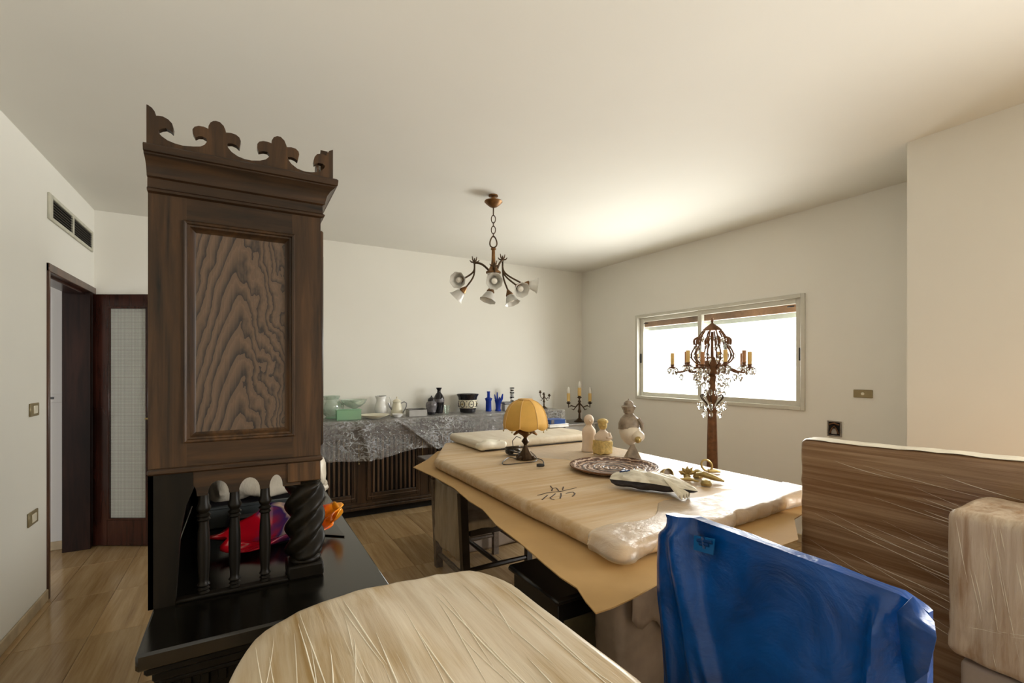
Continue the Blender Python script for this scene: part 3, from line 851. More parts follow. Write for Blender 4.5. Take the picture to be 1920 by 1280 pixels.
for k in range(3):
    ya, yb_ = TY0 + .001 + k * .390, TY0 + .001 + (k + 1) * .390
    q = [Vector((TX1 + .022, yb_ - (p.x - x0) / (x1 - x0) * (yb_ - ya), p.z)) for p in pts]
    q += [Vector((TX1 + .022, ya, CB)), Vector((TX1 + .022, yb_, CB))]
    MB().prism(q, (-.022, 0, 0)).build('crown_fretwork', 'oak', hu, smooth=30)

# things in the niche
ZT = WT + .0005
cr = thing('plastic_crate', (.04, 2.46, ZT), 'dark grey plastic crate inside the hutch niche', 'crate')
f = MB()
f.box((-.14, 2.34, ZT), (.215, 2.352, ZT + .085), .003).box((-.14, 2.56, ZT), (.215, 2.572, ZT + .085), .003).box((-.14, 2.352, ZT), (-.128, 2.56, ZT + .085), .003).box((.203, 2.352, ZT), (.215, 2.56, ZT + .085), .003).box((-.128, 2.352, ZT), (.203, 2.56, ZT + .006))
f.build('box', 'crate', cr)
frame_r = MB().box((-.145, 2.335, ZT + .080), (.22, 2.345, ZT + .094), .003)
frame_r.build('rim', 'crate', cr)
MB().box((-.13, 2.35, ZT + .007), (.205, 2.562, ZT + .08), .004).build('filling', 'grey_bag', cr)
bun = MB().soft((-.135, 2.365, ZT + .096), (.345, 2.555, ZT + .262), .07, .03, lump(.022, 14, 3, (14, 9, 5), .012))
for v in bun.v: v.z = max(v.z, ZT + .0955)
o = bun.build('tissue_bundle', 'white_wrap', origin=(.1, 2.46, ZT + .096), smooth=45)
tag(o, 'long bundle in white tissue lying across the grey crate', 'bundle')
def crumple(c, rx, ry, rz, off, amp=.35, n=20, m=14, pw=1.0):
    def fn(u, v):
        th = 2 * PI * u; ph = PI * (v - .5)
        d = Vector((math.cos(th) * math.cos(ph), math.sin(th) * math.cos(ph), math.sin(ph)))
        k = 1 + amp * noise.noise(d * 1.8 + Vector((off, off, 0))) + amp * .5 * noise.noise(d * 5 + Vector((0, off, off)))
        z = d.z * rz * k
        return Vector((c[0] + d.x * rx * k, c[1] + d.y * ry * k, c[2] + max(z, -rz * .9)))
    return MB().grid(fn, n, m, True)
p = onz(607, 925, WT)
o = crumple((p.x - .03, p.y, ZT + .045), .045, .05, .05, 4, .5).build('crumpled_tissue', 'white_wrap', origin=(p.x, p.y, ZT), smooth=20)
tag(o, 'crumpled white tissue at the far end of the hutch worktop', 'tissue')
# art glass dish: wide wavy bowl, red at one end and orange at the other
g = thing('art_glass_dish', (.13, 2.05, ZT), 'wavy art glass dish swirled red, purple, blue and orange', 'dish')
def dish(u, v):
    th = 2 * PI * u
    e = .18 + .82 * v
    wav = 1 + .10 * v * math.sin(5 * th + .7) + .07 * v * math.sin(9 * th)
    rx, ry = .225 * e * wav, .135 * e * wav
    z = .006 + .030 * v ** 2 + .018 * v * math.sin(4 * th + 1.1) * v
    x = rx * math.cos(th); y = ry * math.sin(th)
    a = R(8)
    return Vector((.125 + x * math.cos(a) - y * math.sin(a), 2.06 + x * math.sin(a) + y * math.cos(a), ZT + z + .03 * v * max(0, math.cos(th - .3)) + .05 * v * max(0, math.sin(th))))
dm = MB().grid(dish, 56, 12, True)
base_n = 56
dm.f.append(tuple(range(55, -1, -1)))
go = dm.build('bowl', 'murano', g, smooth=60)
sol = go.modifiers.new('thick', 'SOLIDIFY'); sol.thickness = .006
MB().lathe([(.05, 0), (.055, .004), (.045, .010)], (.125, 2.06, ZT), 24).build('foot', 'lacquer', g)
def petal(u, v):
    th = -1.0 + 2.0 * u
    r = .02 + .075 * v
    return Vector((.29 + r * math.cos(th) * .8, 2.07 + r * math.sin(th), ZT + .035 + .05 * v * v + .018 * math.sin(u * 9) * v))
po = MB().grid(petal, 18, 8).build('orange_petal', 'murano', g, smooth=60)
po.modifiers.new('thick', 'SOLIDIFY').thickness = .005
po['label'] = 'orange curled lip'
o = MB().box((-.06, 2.22, ZT), (.24, 2.30, ZT + .06), .012).build('folded_bag', 'grey_bag', origin=(.09, 2.26, ZT))
tag(o, 'folded black bag lying between the art glass dish and the grey crate', 'bag')
o = MB().prism([onz(600, 1003, ZT + .001), onz(646, 1006, ZT + .001), onz(618, 968, ZT + .001)], (0, 0, .004)).build('black_mat', 'lacquer', origin=onz(620, 998, ZT))
tag(o, 'corner of a black mat showing beside the orange end of the art glass dish', 'mat')

# ================================================================== SIDEBOARD
SX0, SX1, SY, SZ = .12, 3.46, 4.76, .965
sb = thing('sideboard', ((SX0 + SX1) / 2, 4.96, 0), 'long dark walnut sideboard with slatted doors against the back wall', 'sideboard')
MB().box((SX0 + .02, SY + .012, .09), (SX1 - .02, YB - .02, SZ - .035)).build('carcass', 'walnut', sb, smooth=0)
MB().box((SX0, SY - .03, SZ - .035), (SX1, YB - .016, SZ), .006).build('top', 'walnut', sb)
MB().box((SX0 + .05, SY + .05, 0), (SX1 - .05, YB - .03, .09)).build('toe_kick', 'void', sb, smooth=0)
MB().box((SX0 + .005, SY - .012, .075), (SX1 - .005, SY + .06, .105), .006).box((SX0 + .01, SY - .004, .105), (SX1 - .01, SY + .05, .135), .006).build('plinth_moulding', 'walnut', sb)
for z0, z1 in ((.135, .165), (.84, .93)): MB().box((SX0 + .02, SY, z0), (SX1 - .02, SY + .02, z1)).build('front_rail', 'walnut', sb, smooth=0)
NP = 5
pw = (SX1 - SX0 - .04) / NP
d0 = 1.018 - pw        # stile centres line up with the photograph's stile
xs = []
x = 1.018
while x > SX0 + .3: x -= pw
x0s = x
stiles = []
while x < SX1 + .01:
    stiles.append(min(max(x, SX0 + .045), SX1 - .045)); x += .655
stiles[-1] = min(stiles[-1], SX1 - .045)
stiles = sorted(set([SX0 + .045] + [1.018 + .655 * k for k in range(-1, 4)] + [SX1 - .045]))
for xst in stiles:
    MB().box((xst - .045, SY - .004, .135), (xst + .045, SY + .02, .93), .003).build('stile', 'walnut', sb)
for a, b in zip(stiles[:-1], stiles[1:]):
    a += .047; b -= .047
    if b - a < .25: continue
    d = MB().box((a, SY + .006, .167), (b, SY + .014, .838)).build('door', 'void', sb, smooth=0)
    fr = MB()
    fr.box((a, SY - .010, .167), (a + .05, SY + .012, .838), .004).box((b - .05, SY - .010, .167), (b, SY + .012, .838), .004)
    fr.box((a + .05, SY - .010, .167), (b - .05, SY + .012, .235), .004).box((a + .05, SY - .010, .79), (b - .05, SY + .012, .838), .004)
    fr.build('door_frame', 'walnut', d)
    bd = MB(); sub = []
    bx0, bx1, bz0, bz1 = a + .018, b - .018, .195, .81
    bd.box((bx0, SY - .016, bz0), (bx0 + .008, SY - .009, bz1), .002).box((bx1 - .008, SY - .016, bz0), (bx1, SY - .009, bz1), .002).box((bx0, SY - .016, bz0), (bx1, SY - .009, bz0 + .008), .002)
    bd.build('bead', 'slat', d)
    n = int((b - a - .1) / .043)
    step = (b - a - .1) / n
    for k in range(n):
        xx = a + .05 + (k + .5) * step
        MB().box((xx - .0115, SY - .008, .236), (xx + .0115, SY + .008, .79), .005).build('slat', 'slat', d)
    MB().tube([(b + .02, SY - .012, .72), (b + .02, SY - .014, .62), (b + .021, SY - .012, .55)], .003, 6).lathe([(.003, 0), (.007, .006), (.003, .016)], (b + .021, SY - .012, .53), 8).build('key_tassel', 'brass', d)
# clear plastic sheet draped over the sideboard
def sheet(u, v):
    x = SX0 - .02 + u * (SX1 - SX0 + .04)
    L0 = YB - .03 - (SY - .045)
    hem = .375 + .03 * math.sin(x * 2.3 + .6) + .02 * math.sin(x * 7.1) - .07 * max(0, (x - 1.3) / 2)
    s_ = v * (L0 + hem)
    cr_ = noise.noise(Vector((x * 3.0, s_ * 3.2, 1.3)))
    cr2 = 1 - 2.4 * abs(noise.noise(Vector((x * 5.2 + s_ * 6.5, s_ * 4.0 - x * 1.5, 4.1))))
    cr3 = noise.noise(Vector((x * 22, s_ * 19, 7.7)))
    if s_ < L0:
        e = min(1, (L0 - s_) / .06)
        return Vector((x, YB - .03 - s_, SZ + .003 + (.003 * max(0, cr2) + .0015 * (cr3 + 1)) * (1 - e) + .0015))
    d = s_ - L0
    k = min(1, d / .05)
    # big diagonal gathers
    gather = math.exp(-((x - 1.35 - d * 1.25) / .035) ** 2) * .045 + math.exp(-((x - 2.25 + (d - .1) * .9) / .05) ** 2) * .04 + math.exp(-((x - .98 - d * .25) / .03) ** 2) * .035
    cr4 = 1 - 2.4 * abs(noise.noise(Vector((x * 13 - s_ * 9, s_ * 15 + x * 4, 9.1))))
    out = .012 + k * (.010 * cr_ + .018 * max(-.3, cr2) + .008 * cr3 + .009 * max(-.2, cr4) + gather + .03 * d / .35)
    return Vector((x, SY - .040 - out, SZ + .002 - d * .985 - .004 * k * cr3))
o = MB().grid(sheet, 300, 74).build('plastic_sheet', 'sheet', origin=(1.8, 4.95, SZ), smooth=80)
tag(o, 'wrinkled clear plastic sheet draped over the long sideboard', 'plastic sheet')
ZS = SZ + .0072

# ------------------------------------------------------------------ things on the sideboard
def spos(px, py=None, Y=None):
    if Y is None:
        p = onz(px, py, ZS); return Vector((p.x, min(max(p.y, 4.80), 5.06), ZS))
    p = ony(px, 770, Y); return Vector((p.x, Y, ZS))
def hollow(prof, t):
    return prof + [(max(r - t, .0005), z) for r, z in reversed(prof)]
# round green glass bowl with a handle ring
p = spos(620, 783)
g = thing('glass_jar', p, 'round pale glass bowl with a thick green foot beside the mint green dish', 'bowl')
MB().lathe(hollow([(.045, .012), (.085, .05), (.10, .10), (.096, .15), (.075, .185), (.07, .195), (.085, .225)], .005), p, 28, cap=False).build('body', 'glass_mint', g)
MB().lathe([(.062, 0), (.066, .008), (.05, .016), (.044, .022)], p, 28).build('foot', 'glass_green', g)
MB().tube([p + Vector((.09, 0, .15)), p + Vector((.118, 0, .13)), p + Vector((.112, 0, .09)), p + Vector((.094, 0, .07))], .006, 8).build('handle', 'glass_mint', g)
MB().tube([p + Vector((.08 * math.cos(k * PI / 10), .08 * math.sin(k * PI / 10), .226)) for k in range(21)], .004, 6).build('rim', 'glass_mint', g)
# green glass box
p = spos(649, 787); p.y = 4.82; p.x = .905
g = thing('green_glass_dish', p, 'rectangular mint green glass dish', 'dish')
m = MB(); a, b, hh = .115, .05, .105
m.box(p + Vector((-a, -b, 0)), p + Vector((a, b, .008)), .002)
m.box(p + Vector((-a, -b, .008)), p + Vector((a, -b + .006, hh)), .002).box(p + Vector((-a, b - .006, .008)), p + Vector((a, b, hh)), .002)
m.box(p + Vector((-a, -b + .006, .008)), p + Vector((-a + .006, b - .006, hh)), .002).box(p + Vector((a - .006, -b + .006, .008)), p + Vector((a, b - .006, hh)), .002)
m.build('body', 'glass_green', g)
MB().box(p + Vector((-a - .004, -b - .004, hh - .006)), p + Vector((a + .004, -b, hh)), .002).build('rim', 'glass_green', g)
# footed glass bowl behind it
p = spos(664, Y=5.02)
g = thing('glass_compote', p, 'footed pale glass compote bowl behind the mint green dish', 'bowl')
MB().lathe([(.055, 0), (.058, .006), (.02, .014), (.012, .03), (.012, .085), (.02, .095)], p, 24).build('foot', 'glass_mint', g)
MB().lathe(hollow([(.02, .094), (.07, .115), (.115, .15), (.135, .188)], .005), p, 32, lambda th, z: 1 + .05 * math.sin(6 * th) * max(0, (z - .1) / .09), cap=False).build('bowl', 'glass_mint', g)
p = spos(702, 783); p.y = 4.83; p.x = 1.165
o = MB().lathe([(.06, 0), (.065, .004), (.10, .016), (.14, .034), (.145, .04), (.138, .038), (.10, .022), (.0, .012)], p, 32, lambda th, z: 1 if z < .01 else 1 + .02 * math.cos(2 * th)).build('shallow_dish', 'enamel', origin=p)
tag(o, 'wide shallow cream dish in front of the white pitcher', 'dish')
p = spos(715, Y=5.05)
g = thing('pitcher', p, 'white porcelain pitcher with spout and looped handle', 'pitcher')
def spout(th, z):
    k = max(0, (z - .15) / .07)
    d = abs((th - PI + PI) % (2 * PI) - PI)
    d = abs(((th - PI) + PI) % (2 * PI) - PI)
    return 1 + .35 * k * math.exp(-(d / .35) ** 2)
MB().lathe(hollow([(.042, 0), (.046, .004), (.062, .03), (.070, .07), (.066, .11), (.052, .15), (.046, .18), (.052, .215)], .004), p, 30, spout).build('body', 'porcelain', g)
MB().tube([p + Vector((.048, 0, .20)), p + Vector((.085, -.01, .205)), p + Vector((.10, -.01, .16)), p + Vector((.095, -.01, .11)), p + Vector((.064, 0, .08))], .006, 8).build('handle', 'porcelain', g)
MB().tube([p + Vector((.0515 * (1 + .0) * math.cos(k * PI / 12), .0515 * math.sin(k * PI / 12), .215)) for k in range(-9, 10)], .003, 6).build('rim_line', 'pewter', g)
p = spos(744, Y=4.98)
g = thing('coffee_pot', p, 'cream enamel coffee pot with lid and grey handle', 'coffee pot')
MB().lathe([(.062, 0), (.070, .006), (.066, .03), (.056, .08), (.044, .125), (.040, .145), (.042, .15)], p, 28).build('body', 'enamel', g)
MB().lathe([(.044, .15), (.046, .154), (.036, .168), (.018, .178), (.006, .184), (.005, .19), (.010, .196), (.009, .204), (0, .208)], p, 24).build('lid', 'enamel', g)
MB().tube([p + Vector((.046, -.006, .135)), p + Vector((.075, -.02, .15)), p + Vector((.098, -.03, .135)), p + Vector((.096, -.03, .10)), p + Vector((.08, -.02, .06)), p + Vector((.064, -.008, .03))], .006, 8).build('handle', 'pewter', g)
MB().tube([p + Vector((-.05, 0, .07)), p + Vector((-.075, .0, .10)), p + Vector((-.09, 0, .145))], [.013, .009, .006], 8).build('spout', 'pewter', g)
p = spos(747, 780); p.y = 4.82; p.x = 1.40
o = MB().lathe([(.03, 0), (.034, .004), (.05, .02), (.06, .035), (.057, .035), (.045, .018), (0, .008)], p, 24).build('saucer', 'porcelain', origin=p)
tag(o, 'small white saucer in front of the coffee pot', 'saucer')
p = spos(776, 779); p.y = 4.86; p.x = 1.615
g = thing('metal_tray', p, 'grey open rectangular tray beside the black jars', 'tray')
m = MB(); a, b, hh = .095, .06, .07
m.box(p + Vector((-a, -b, 0)), p + Vector((a, b, .004)))
for sx in (-1, 1):
    m.box(p + Vector((sx * a - .004, -b, .0)), p + Vector((sx * a + .004, b, hh)), .001)
    m.box(p + Vector((-a, sx * b - .003, .0)), p + Vector((a, sx * b + .003, hh)), .001)
m.build('body', 'grey_metal', g)
m = MB()
for sx in (-1, 1):
    m.box(p + Vector((sx * a - .007, -b, hh)), p + Vector((sx * a + .007, b, hh + .006)), .001)
    m.box(p + Vector((-a - .007, sx * b - .006, hh)), p + Vector((a + .007, sx * b + .006, hh + .006)), .001)
m.build('rim', 'black_glaze', g)
p = spos(809, 777)
g = thing('ginger_jar', p, 'squat grey and black ginger jar with pointed lid', 'jar')
MB().lathe([(.038, 0), (.042, .006), (.052, .05), (.062, .10), (.058, .13), (.040, .148), (.034, .155)], p, 26).build('body', 'grey_glaze', g)
MB().lathe([(.042, .154), (.043, .16), (.034, .178), (.018, .19), (.008, .197), (.007, .205), (0, .212)], p, 22).build('lid', 'black_glaze', g)
MB().lathe([(.0392, .0), (.0432, .006), (.0485, .032), (.048, .033)], p, 26, cap=False).build('dark_base', 'black_glaze', g)
p = spos(823, Y=5.04)
g = thing('tall_vase', p, 'tall glossy black vase with narrow neck and flared mouth', 'vase')
MB().lathe(hollow([(.040, 0), (.045, .006), (.052, .06), (.060, .13), (.058, .175), (.042, .21), (.022, .235), (.020, .262), (.036, .29)], .004), p, 28).build('body', 'black_glaze', g)
MB().lathe([(.0605, .125), (.0615, .14), (.060, .165)], p, 28, cap=False).build('pale_band', 'grey_glaze', g)
p = spos(838, Y=4.88)
o = MB().lathe(hollow([(.022, 0), (.024, .004), (.030, .05), (.038, .095)], .003), p, 20).build('glass_tumbler', 'glass', origin=p)
tag(o, 'small clear glass tumbler beside the tall black vase', 'glass')
p = spos(877, Y=4.98)
g = thing('planter', p, 'black flower pot with a cream band of round medallions', 'flower pot')
MB().lathe(hollow([(.082, 0), (.090, .006), (.098, .05), (.108, .15), (.112, .175), (.128, .205), (.130, .212)], .007), p, 36).build('body', 'black_glaze', g)
MB().lathe([(.0995, .052), (.1012, .055), (.1090, .142), (.1085, .146)], p, 36, cap=False).build('cream_band', 'enamel', g)
camdir = (Vector((0, 0, 0)) - p); camdir.z = 0; camdir.normalize()
ang0 = math.atan2(camdir.y, camdir.x)
for k in range(6):
    th = ang0 - .62 + k * PI / 3
    rr = .1062
    c0 = p + Vector((rr * math.cos(th), rr * math.sin(th), .099))
    tn = Vector((-math.sin(th), math.cos(th), 0)); nn = Vector((math.cos(th), math.sin(th), -.09)).normalized()
    ring_ = MB().tube([c0 + tn * .030 * math.cos(q * PI / 12) + Vector((0, 0, .038 * math.sin(q * PI / 12))) - nn * (.0042 * math.cos(q * PI / 12) ** 2 - .0005) for q in range(25)], .0042, 6)
    md = ring_.build('medallion_ring', 'black_glaze', g)
    MB().tube([c0 + nn * .001 - tn * .01, c0 + nn * .002, c0 + nn * .001 + tn * .01], .009 if k % 2 == 0 else .006, 8).build('medallion_centre', 'brass' if k % 2 == 0 else 'grey_glaze', md)
    th2 = th + PI / 6
    c1 = p + Vector((.1055 * math.cos(th2), .1055 * math.sin(th2), .1))
    MB().tube([c1 + Vector((0, 0, .036)), c1 + Vector((0, 0, .022))], [.010, .003], 4).tube([c1 + Vector((0, 0, -.036)), c1 + Vector((0, 0, -.022))], [.010, .003], 4).build('band_ornament', 'grey_glaze', g)
p = spos(916, Y=4.96)
g = thing('cobalt_bottle', p, 'square-shouldered cobalt blue glass bottle', 'bottle')
MB().lathe([(.034, 0), (.036, .004), (.034, .12), (.046, .155), (.018, .168), (.017, .22), (.020, .225), (.020, .238), (.012, .238)], p, 20).build('body', 'cobalt', g)
p = spos(934, Y=4.93)
g = thing('cobalt_vase', p, 'cobalt blue glass vase with flaring spiky top', 'vase')
MB().lathe([(.036, 0), (.038, .005), (.030, .03), (.034, .09), (.044, .13)], p, 20).build('body', 'cobalt', g)
for k, (dx, dz, w_) in enumerate(((-.042, .20, .010), (-.012, .225, .011), (.02, .17, .012), (.055, .205, .016))):
    MB().tube([p + RIGHT * dx * .4 + Vector((0, 0, .10)), p + RIGHT * dx * .8 + Vector((0, 0, .15)), p + RIGHT * dx + Vector((0, 0, dz))], [.014, w_, w_ * .45], 8).build('spike', 'cobalt', g)
p = spos(951, Y=4.91)
g = thing('small_casket', p, 'small grey casket with dark lid beside the cobalt vase', 'box')
MB().box(p + Vector((-.06, -.045, 0)), p + Vector((.06, .045, .08)), .006).build('body', 'grey_metal', g)
MB().box(p + Vector((-.064, -.049, .08)), p + Vector((.064, .049, .11)), .008).build('lid', 'pewter', g)
p = spos(960, Y=5.02)
o = MB().lathe([(.030, 0), (.034, .01), (.022, .05), (.026, .09), (.020, .12), (.027, .15), (.020, .18), (.028, .21), (.021, .24), (.030, .272), (.022, .275)], p, 22).build('striped_vase', 'zebra', origin=p)
tag(o, 'slim knobbly vase with black and white markings', 'vase')
def candlestick(name, p, hscale, arms, label, candles=True, cat='candelabra'):
    g = thing(name, p, label, cat)
    S = hscale
    MB().lathe([(.058 * S, 0), (.060 * S, .006 * S), (.035 * S, .018 * S), (.012 * S, .04 * S), (.010 * S, .09 * S), (.020 * S, .11 * S), (.011 * S, .135 * S), (.009 * S, .20 * S), (.018 * S, .215 * S), (.006 * S, .235 * S)], p, 16).build('stem', 'bronze_dark', g)
    for (ang, rad, zc) in arms:
        d = Vector((math.cos(ang), math.sin(ang), 0))
        top = p + d * rad * S + Vector((0, 0, zc * S))
        if rad > .01:
            pts_ = [p + Vector((0, 0, .20 * S)), p + d * rad * .35 * S + Vector((0, 0, .155 * S)), p + d * rad * .75 * S + Vector((0, 0, .17 * S)), p + d * rad * S + Vector((0, 0, (zc - .045) * S)), top]
            a = MB().tube(pts_, [.008 * S, .007 * S, .0065 * S, .006 * S, .006 * S], 8).build('arm', 'bronze_dark', g)
            MB().tube([pts_[1], pts_[1] + d * .02 * S + Vector((0, 0, -.03 * S)), pts_[1] + d * .045 * S + Vector((0, 0, -.02 * S))], [.006 * S, .005 * S, .002 * S], 6).build('leaf', 'bronze_dark', a)
        else:
            a = MB().tube([p + Vector((0, 0, .2 * S)), top], .008 * S, 8).build('arm', 'bronze_dark', g)
        MB().lathe([(.006 * S, -.012 * S), (.024 * S, 0), (.027 * S, .006 * S), (.015 * S, .008 * S), (.014 * S, .03 * S)], top, 14).build('cup', 'bronze_dark', a)
        if candles:
            cn = MB().lathe([(.018 * S, .02 * S), (.018 * S, .105 * S)], top, 12).build('candle', 'candle', g)
            MB().lathe([(.012 * S, .105 * S), (.018 * S, .12 * S), (.015 * S, .145 * S), (.005 * S, .172 * S), (0, .175 * S)], top, 12).build('bulb', 'bulb', cn)
    return g
p = spos(1020, Y=4.97)
a0 = math.atan2(RIGHT.y, RIGHT.x)
candlestick('small_candlestick', p, .80, [(a0, .085, .20), (a0 + PI, .06, .255), (a0 + PI / 2, .07, .22)], 'small dark branched candlestick without candles on the sideboard', False, 'candlestick')

# marble-topped console in the corner with the candelabra
cn = thing('corner_console', (3.80, 4.94, 0), 'small white console with thin dark rim under the candelabra', 'console')
MB().box((3.52, 4.76, .755), (4.07, 5.12, .775), .004).build('top_slab', 'marble', cn)
MB().box((3.515, 4.755, .775), (4.075, 5.125, .783), .003).build('rim', 'pewter', cn)
MB().box((3.55, 4.79, .60), (4.04, 5.10, .755), .004).build('apron', 'marble', cn)
for (x, y) in ((3.57, 4.81), (4.02, 4.81), (3.57, 5.08), (4.02, 5.08)):
    MB().lathe([(.014, 0), (.018, .05), (.024, .4), (.026, .60)], (x, y, 0), 12).build('leg', 'porcelain', cn)
p = Vector((3.83, 4.86, .7835))
candlestick('candelabra', p, 1.24, [(0, 0, .255), (a0 + .15, .115, .195), (a0 + PI - .15, .115, .195)], 'dark bronze candelabra with three electric candles on the corner console')

# ================================================================== TABLE under the wrappings
tb = thing('dining_table', (2.0, 2.6, 0), 'long table hidden under cardboard and wrapped boards, paper wrapped supports', 'table')
MB().box((1.29, 1.42, .70), (2.68, 3.86, .735), .006).build('tabletop', 'walnut', tb)
MB().soft((1.40, 1.50, 0), (1.95, 1.66, .699), .035, .04, lump(.022, 5, 3, (3, 3, 9), .012)).build('wrapped_support', 'grey_paper', tb, smooth=35)
MB().soft((1.55, 3.40, 0), (2.45, 3.56, .699), .035, .05, lump(.02, 5, 5)).build('wrapped_support', 'grey_paper', tb, smooth=35)
# torn paper flap on the near support
def flap(u, v):
    x = 1.43 + .48 * u; z = .66 - v * (.25 + .22 * u + .03 * math.sin(u * 17))
    return Vector((x, 1.476 - .012 * math.sin(v * PI) - .02 * v, z + .0))
fo = MB().grid(flap, 16, 8).build('torn_flap', 'grey_paper', tb, smooth=50)
fo.modifiers.new('thick', 'SOLIDIFY').thickness = .004
# cardboard sheet
edge_px = [(775, 876, .742), (812, 893, .742), (850, 914, .742), (880, 940, .742), (905, 955, .740), (930, 984, .738), (975, 1018, .735), (1020, 1057, .730), (1050, 1082, .726), (1082, 1103, .722), (1098, 1128, .716), (1117, 1150, .712), (1150, 1139, .718), (1190, 1120, .725), (1225, 1100, .732), (1256, 1083, .738), (1320, 1066, .742), (1420, 1040, .742), (1497, 1012, .742)]
op = [onz(*e) for e in edge_px]
op += [Vector((2.34, 1.285, .742)), Vector((2.72, 1.36, .742)), Vector((2.80, 2.4, .742)), Vector((2.78, 3.93, .742)), Vector((1.5, 3.93, .742)), Vector((1.30, 3.62, .742))]
bm = bmesh.new()
vsb = [bm.verts.new(p) for p in op]
fce = bm.faces.new(vsb)
bmesh.ops.triangulate(bm, faces=[fce])
bmesh.ops.subdivide_edges(bm, edges=bm.edges[:], cuts=2, use_grid_fill=True)
me = bpy.data.meshes.new('cardboard_sheet'); bm.to_mesh(me); bm.free()
cs = bpy.data.objects.new('cardboard_sheet', me); C.objects.link(cs)
o_ = Vector((1.9, 2.4, .742))
for v in me.vertices: v.co -= o_
cs.location = o_
me.materials.append(M['cardboard'])
so = cs.modifiers.new('thick', 'SOLIDIFY'); so.thickness = .005; so.offset = 0
tag(cs, 'flat brown cardboard sheet jutting out under the big wrapped board', 'cardboard')
# big wrapped board
ZB0, ZB1 = .7465, .82
A = onz(826, 856, ZB1); B_ = onz(1163, 1033, ZB1); Cc = onz(1486, 936, ZB1); D_ = onz(1492, 908, ZB1)
def slab_disp(p, n):
    q = Vector((n.x, n.y, n.z * .4)) * (.004 * nz(p, 3.3, 1) + .003 * nz(p, 11, 5))
    # soft bagged ends
    e = max(0, 1 - (p.y - 1.30) / .28)
    q += Vector((n.x, n.y, n.z * .1)) * (.03 * e * abs(nz(p, 7, 2)))
    e2 = max(0, (p.x - 2.35) / .3) * max(0, 1 - abs(p.y - 1.55) / .7)
    q.y -= .05 * max(0, (p.x - 2.2) / .5) * max(0, 1 - (p.y - 1.3) / .4) * 0
    return q
sm = MB().soft((1.215, 1.30, ZB0), (2.735, 3.90, ZB1), .032, .055, slab_disp)
for v in sm.v:        # trim the far left corner and ease the near edge as in the photograph
    t_ = (v.y - 3.25) / .65
    if t_ > 0:
        lim = 1.215 + .34 * min(1, t_)
        v.x = 2.735 - (2.735 - v.x) * (2.735 - lim) / (2.735 - 1.215)
    if v.y < 1.8:
        k = (1.8 - v.y) / .5
        v.y += .10 * k * ((v.x - 1.2) / 1.5)
    v.z = max(v.z, ZB0)
slab = sm.build('wrapped_board', 'kraft_slab', origin=(2.0, 2.5, ZB0), smooth=50)
tag(slab, 'big flat board in kraft paper and clear film lying on the cardboard, with handwriting', 'wrapped board')
dg = bpy.context.evaluated_depsgraph_get()
bvh = BVHTree.FromPolygons([tuple(v) for v in sm.v], sm.f)
def ztop(x, y, default=ZB1):
    h_ = bvh.ray_cast(Vector((x, y, 2)), Vector((0, 0, -1)))
    return h_[0].z if h_ and h_[0] is not None else default
# pale film painting window light onto the right half of the board and the tape at its far corner
def light_film(u, v):
    x = 2.05 - .45 * (v - .5) + (.70 + .45 * (v - .5)) * u + (.05 * math.sin(v * 11 + 1) + .03 * math.sin(v * 29)) * (1 - u); y = 1.46 + 1.82 * v
    x = min(x, 2.70)
    e = min(u, 1 - u, v, 1 - v)
    return Vector((x, y, ztop(x, y) + .0012 + .0006 * noise.noise(Vector((x * 9, y * 9, 0)))))
o = MB().grid(light_film, 30, 60).build('window_light_film', 'milky', slab, smooth=60)
o['label'] = 'milky film painting window light onto that side of the board'
ZBM = max(v.z for v in sm.v) + .0006
endm = MB().soft((1.205, 1.282, .7475), (2.745, 1.62, .8235), .036, .022, lambda p, n: Vector((n.x, n.y, n.z * .05)) * (.026 * nz(p, 7, 4) + .014 * (1 - 2.4 * abs(noise.noise(Vector((p.x * 16, p.y * 5, p.z * 14))))) + .012))
for v in endm.v:
    if v.y > 1.45: v.y -= (v.y - 1.45) * (.5 + .45 * math.sin(v.x * 5.1 + 1) + .25 * math.sin(v.x * 13))
    k = (1.8 - v.y) / .5
    v.y += .10 * k * ((v.x - 1.2) / 1.5)
    v.z = min(max(v.z, .7470), ZBM - .0008 + .006 * max(0, noise.noise(Vector((v.x * 8, v.y * 8, 0)))) * (1 if v.y < 1.46 else 0))
o = endm.build('film_end', 'milky', slab, smooth=50)
o['label'] = 'crumpled milky film around the near end'
# handwriting: strokes traced on the board
strokes = [[(512, 335), (560, 400), (600, 410), (690, 398), (720, 430), (760, 490), (810, 495), (850, 490)], [(580, 415), (552, 485)], [(905, 360), (875, 460)],
           [(130, 622), (260, 590), (400, 548), (560, 525), (800, 510), (950, 468), (1120, 430), (1290, 388)],
           [(430, 620), (340, 690), (262, 760)], [(660, 572), (580, 640), (500, 700), (560, 740), (632, 742)], [(828, 555), (835, 630), (805, 715)], [(980, 560), (1080, 530), (1190, 518), (1250, 560), (1225, 610), (1175, 650)]]
hw = MB()
for st_ in strokes:
    pp = []
    for (a, b) in st_:
        q = onz(1000 + a / 16, 890 + b / 16, ZB1)
        q.z = ztop(q.x, q.y) + .0012
        pp.append(q)
    hw.tube(pp, .0038, 6, flat=.25)
hw.build('marker_handwriting', 'marker', slab)
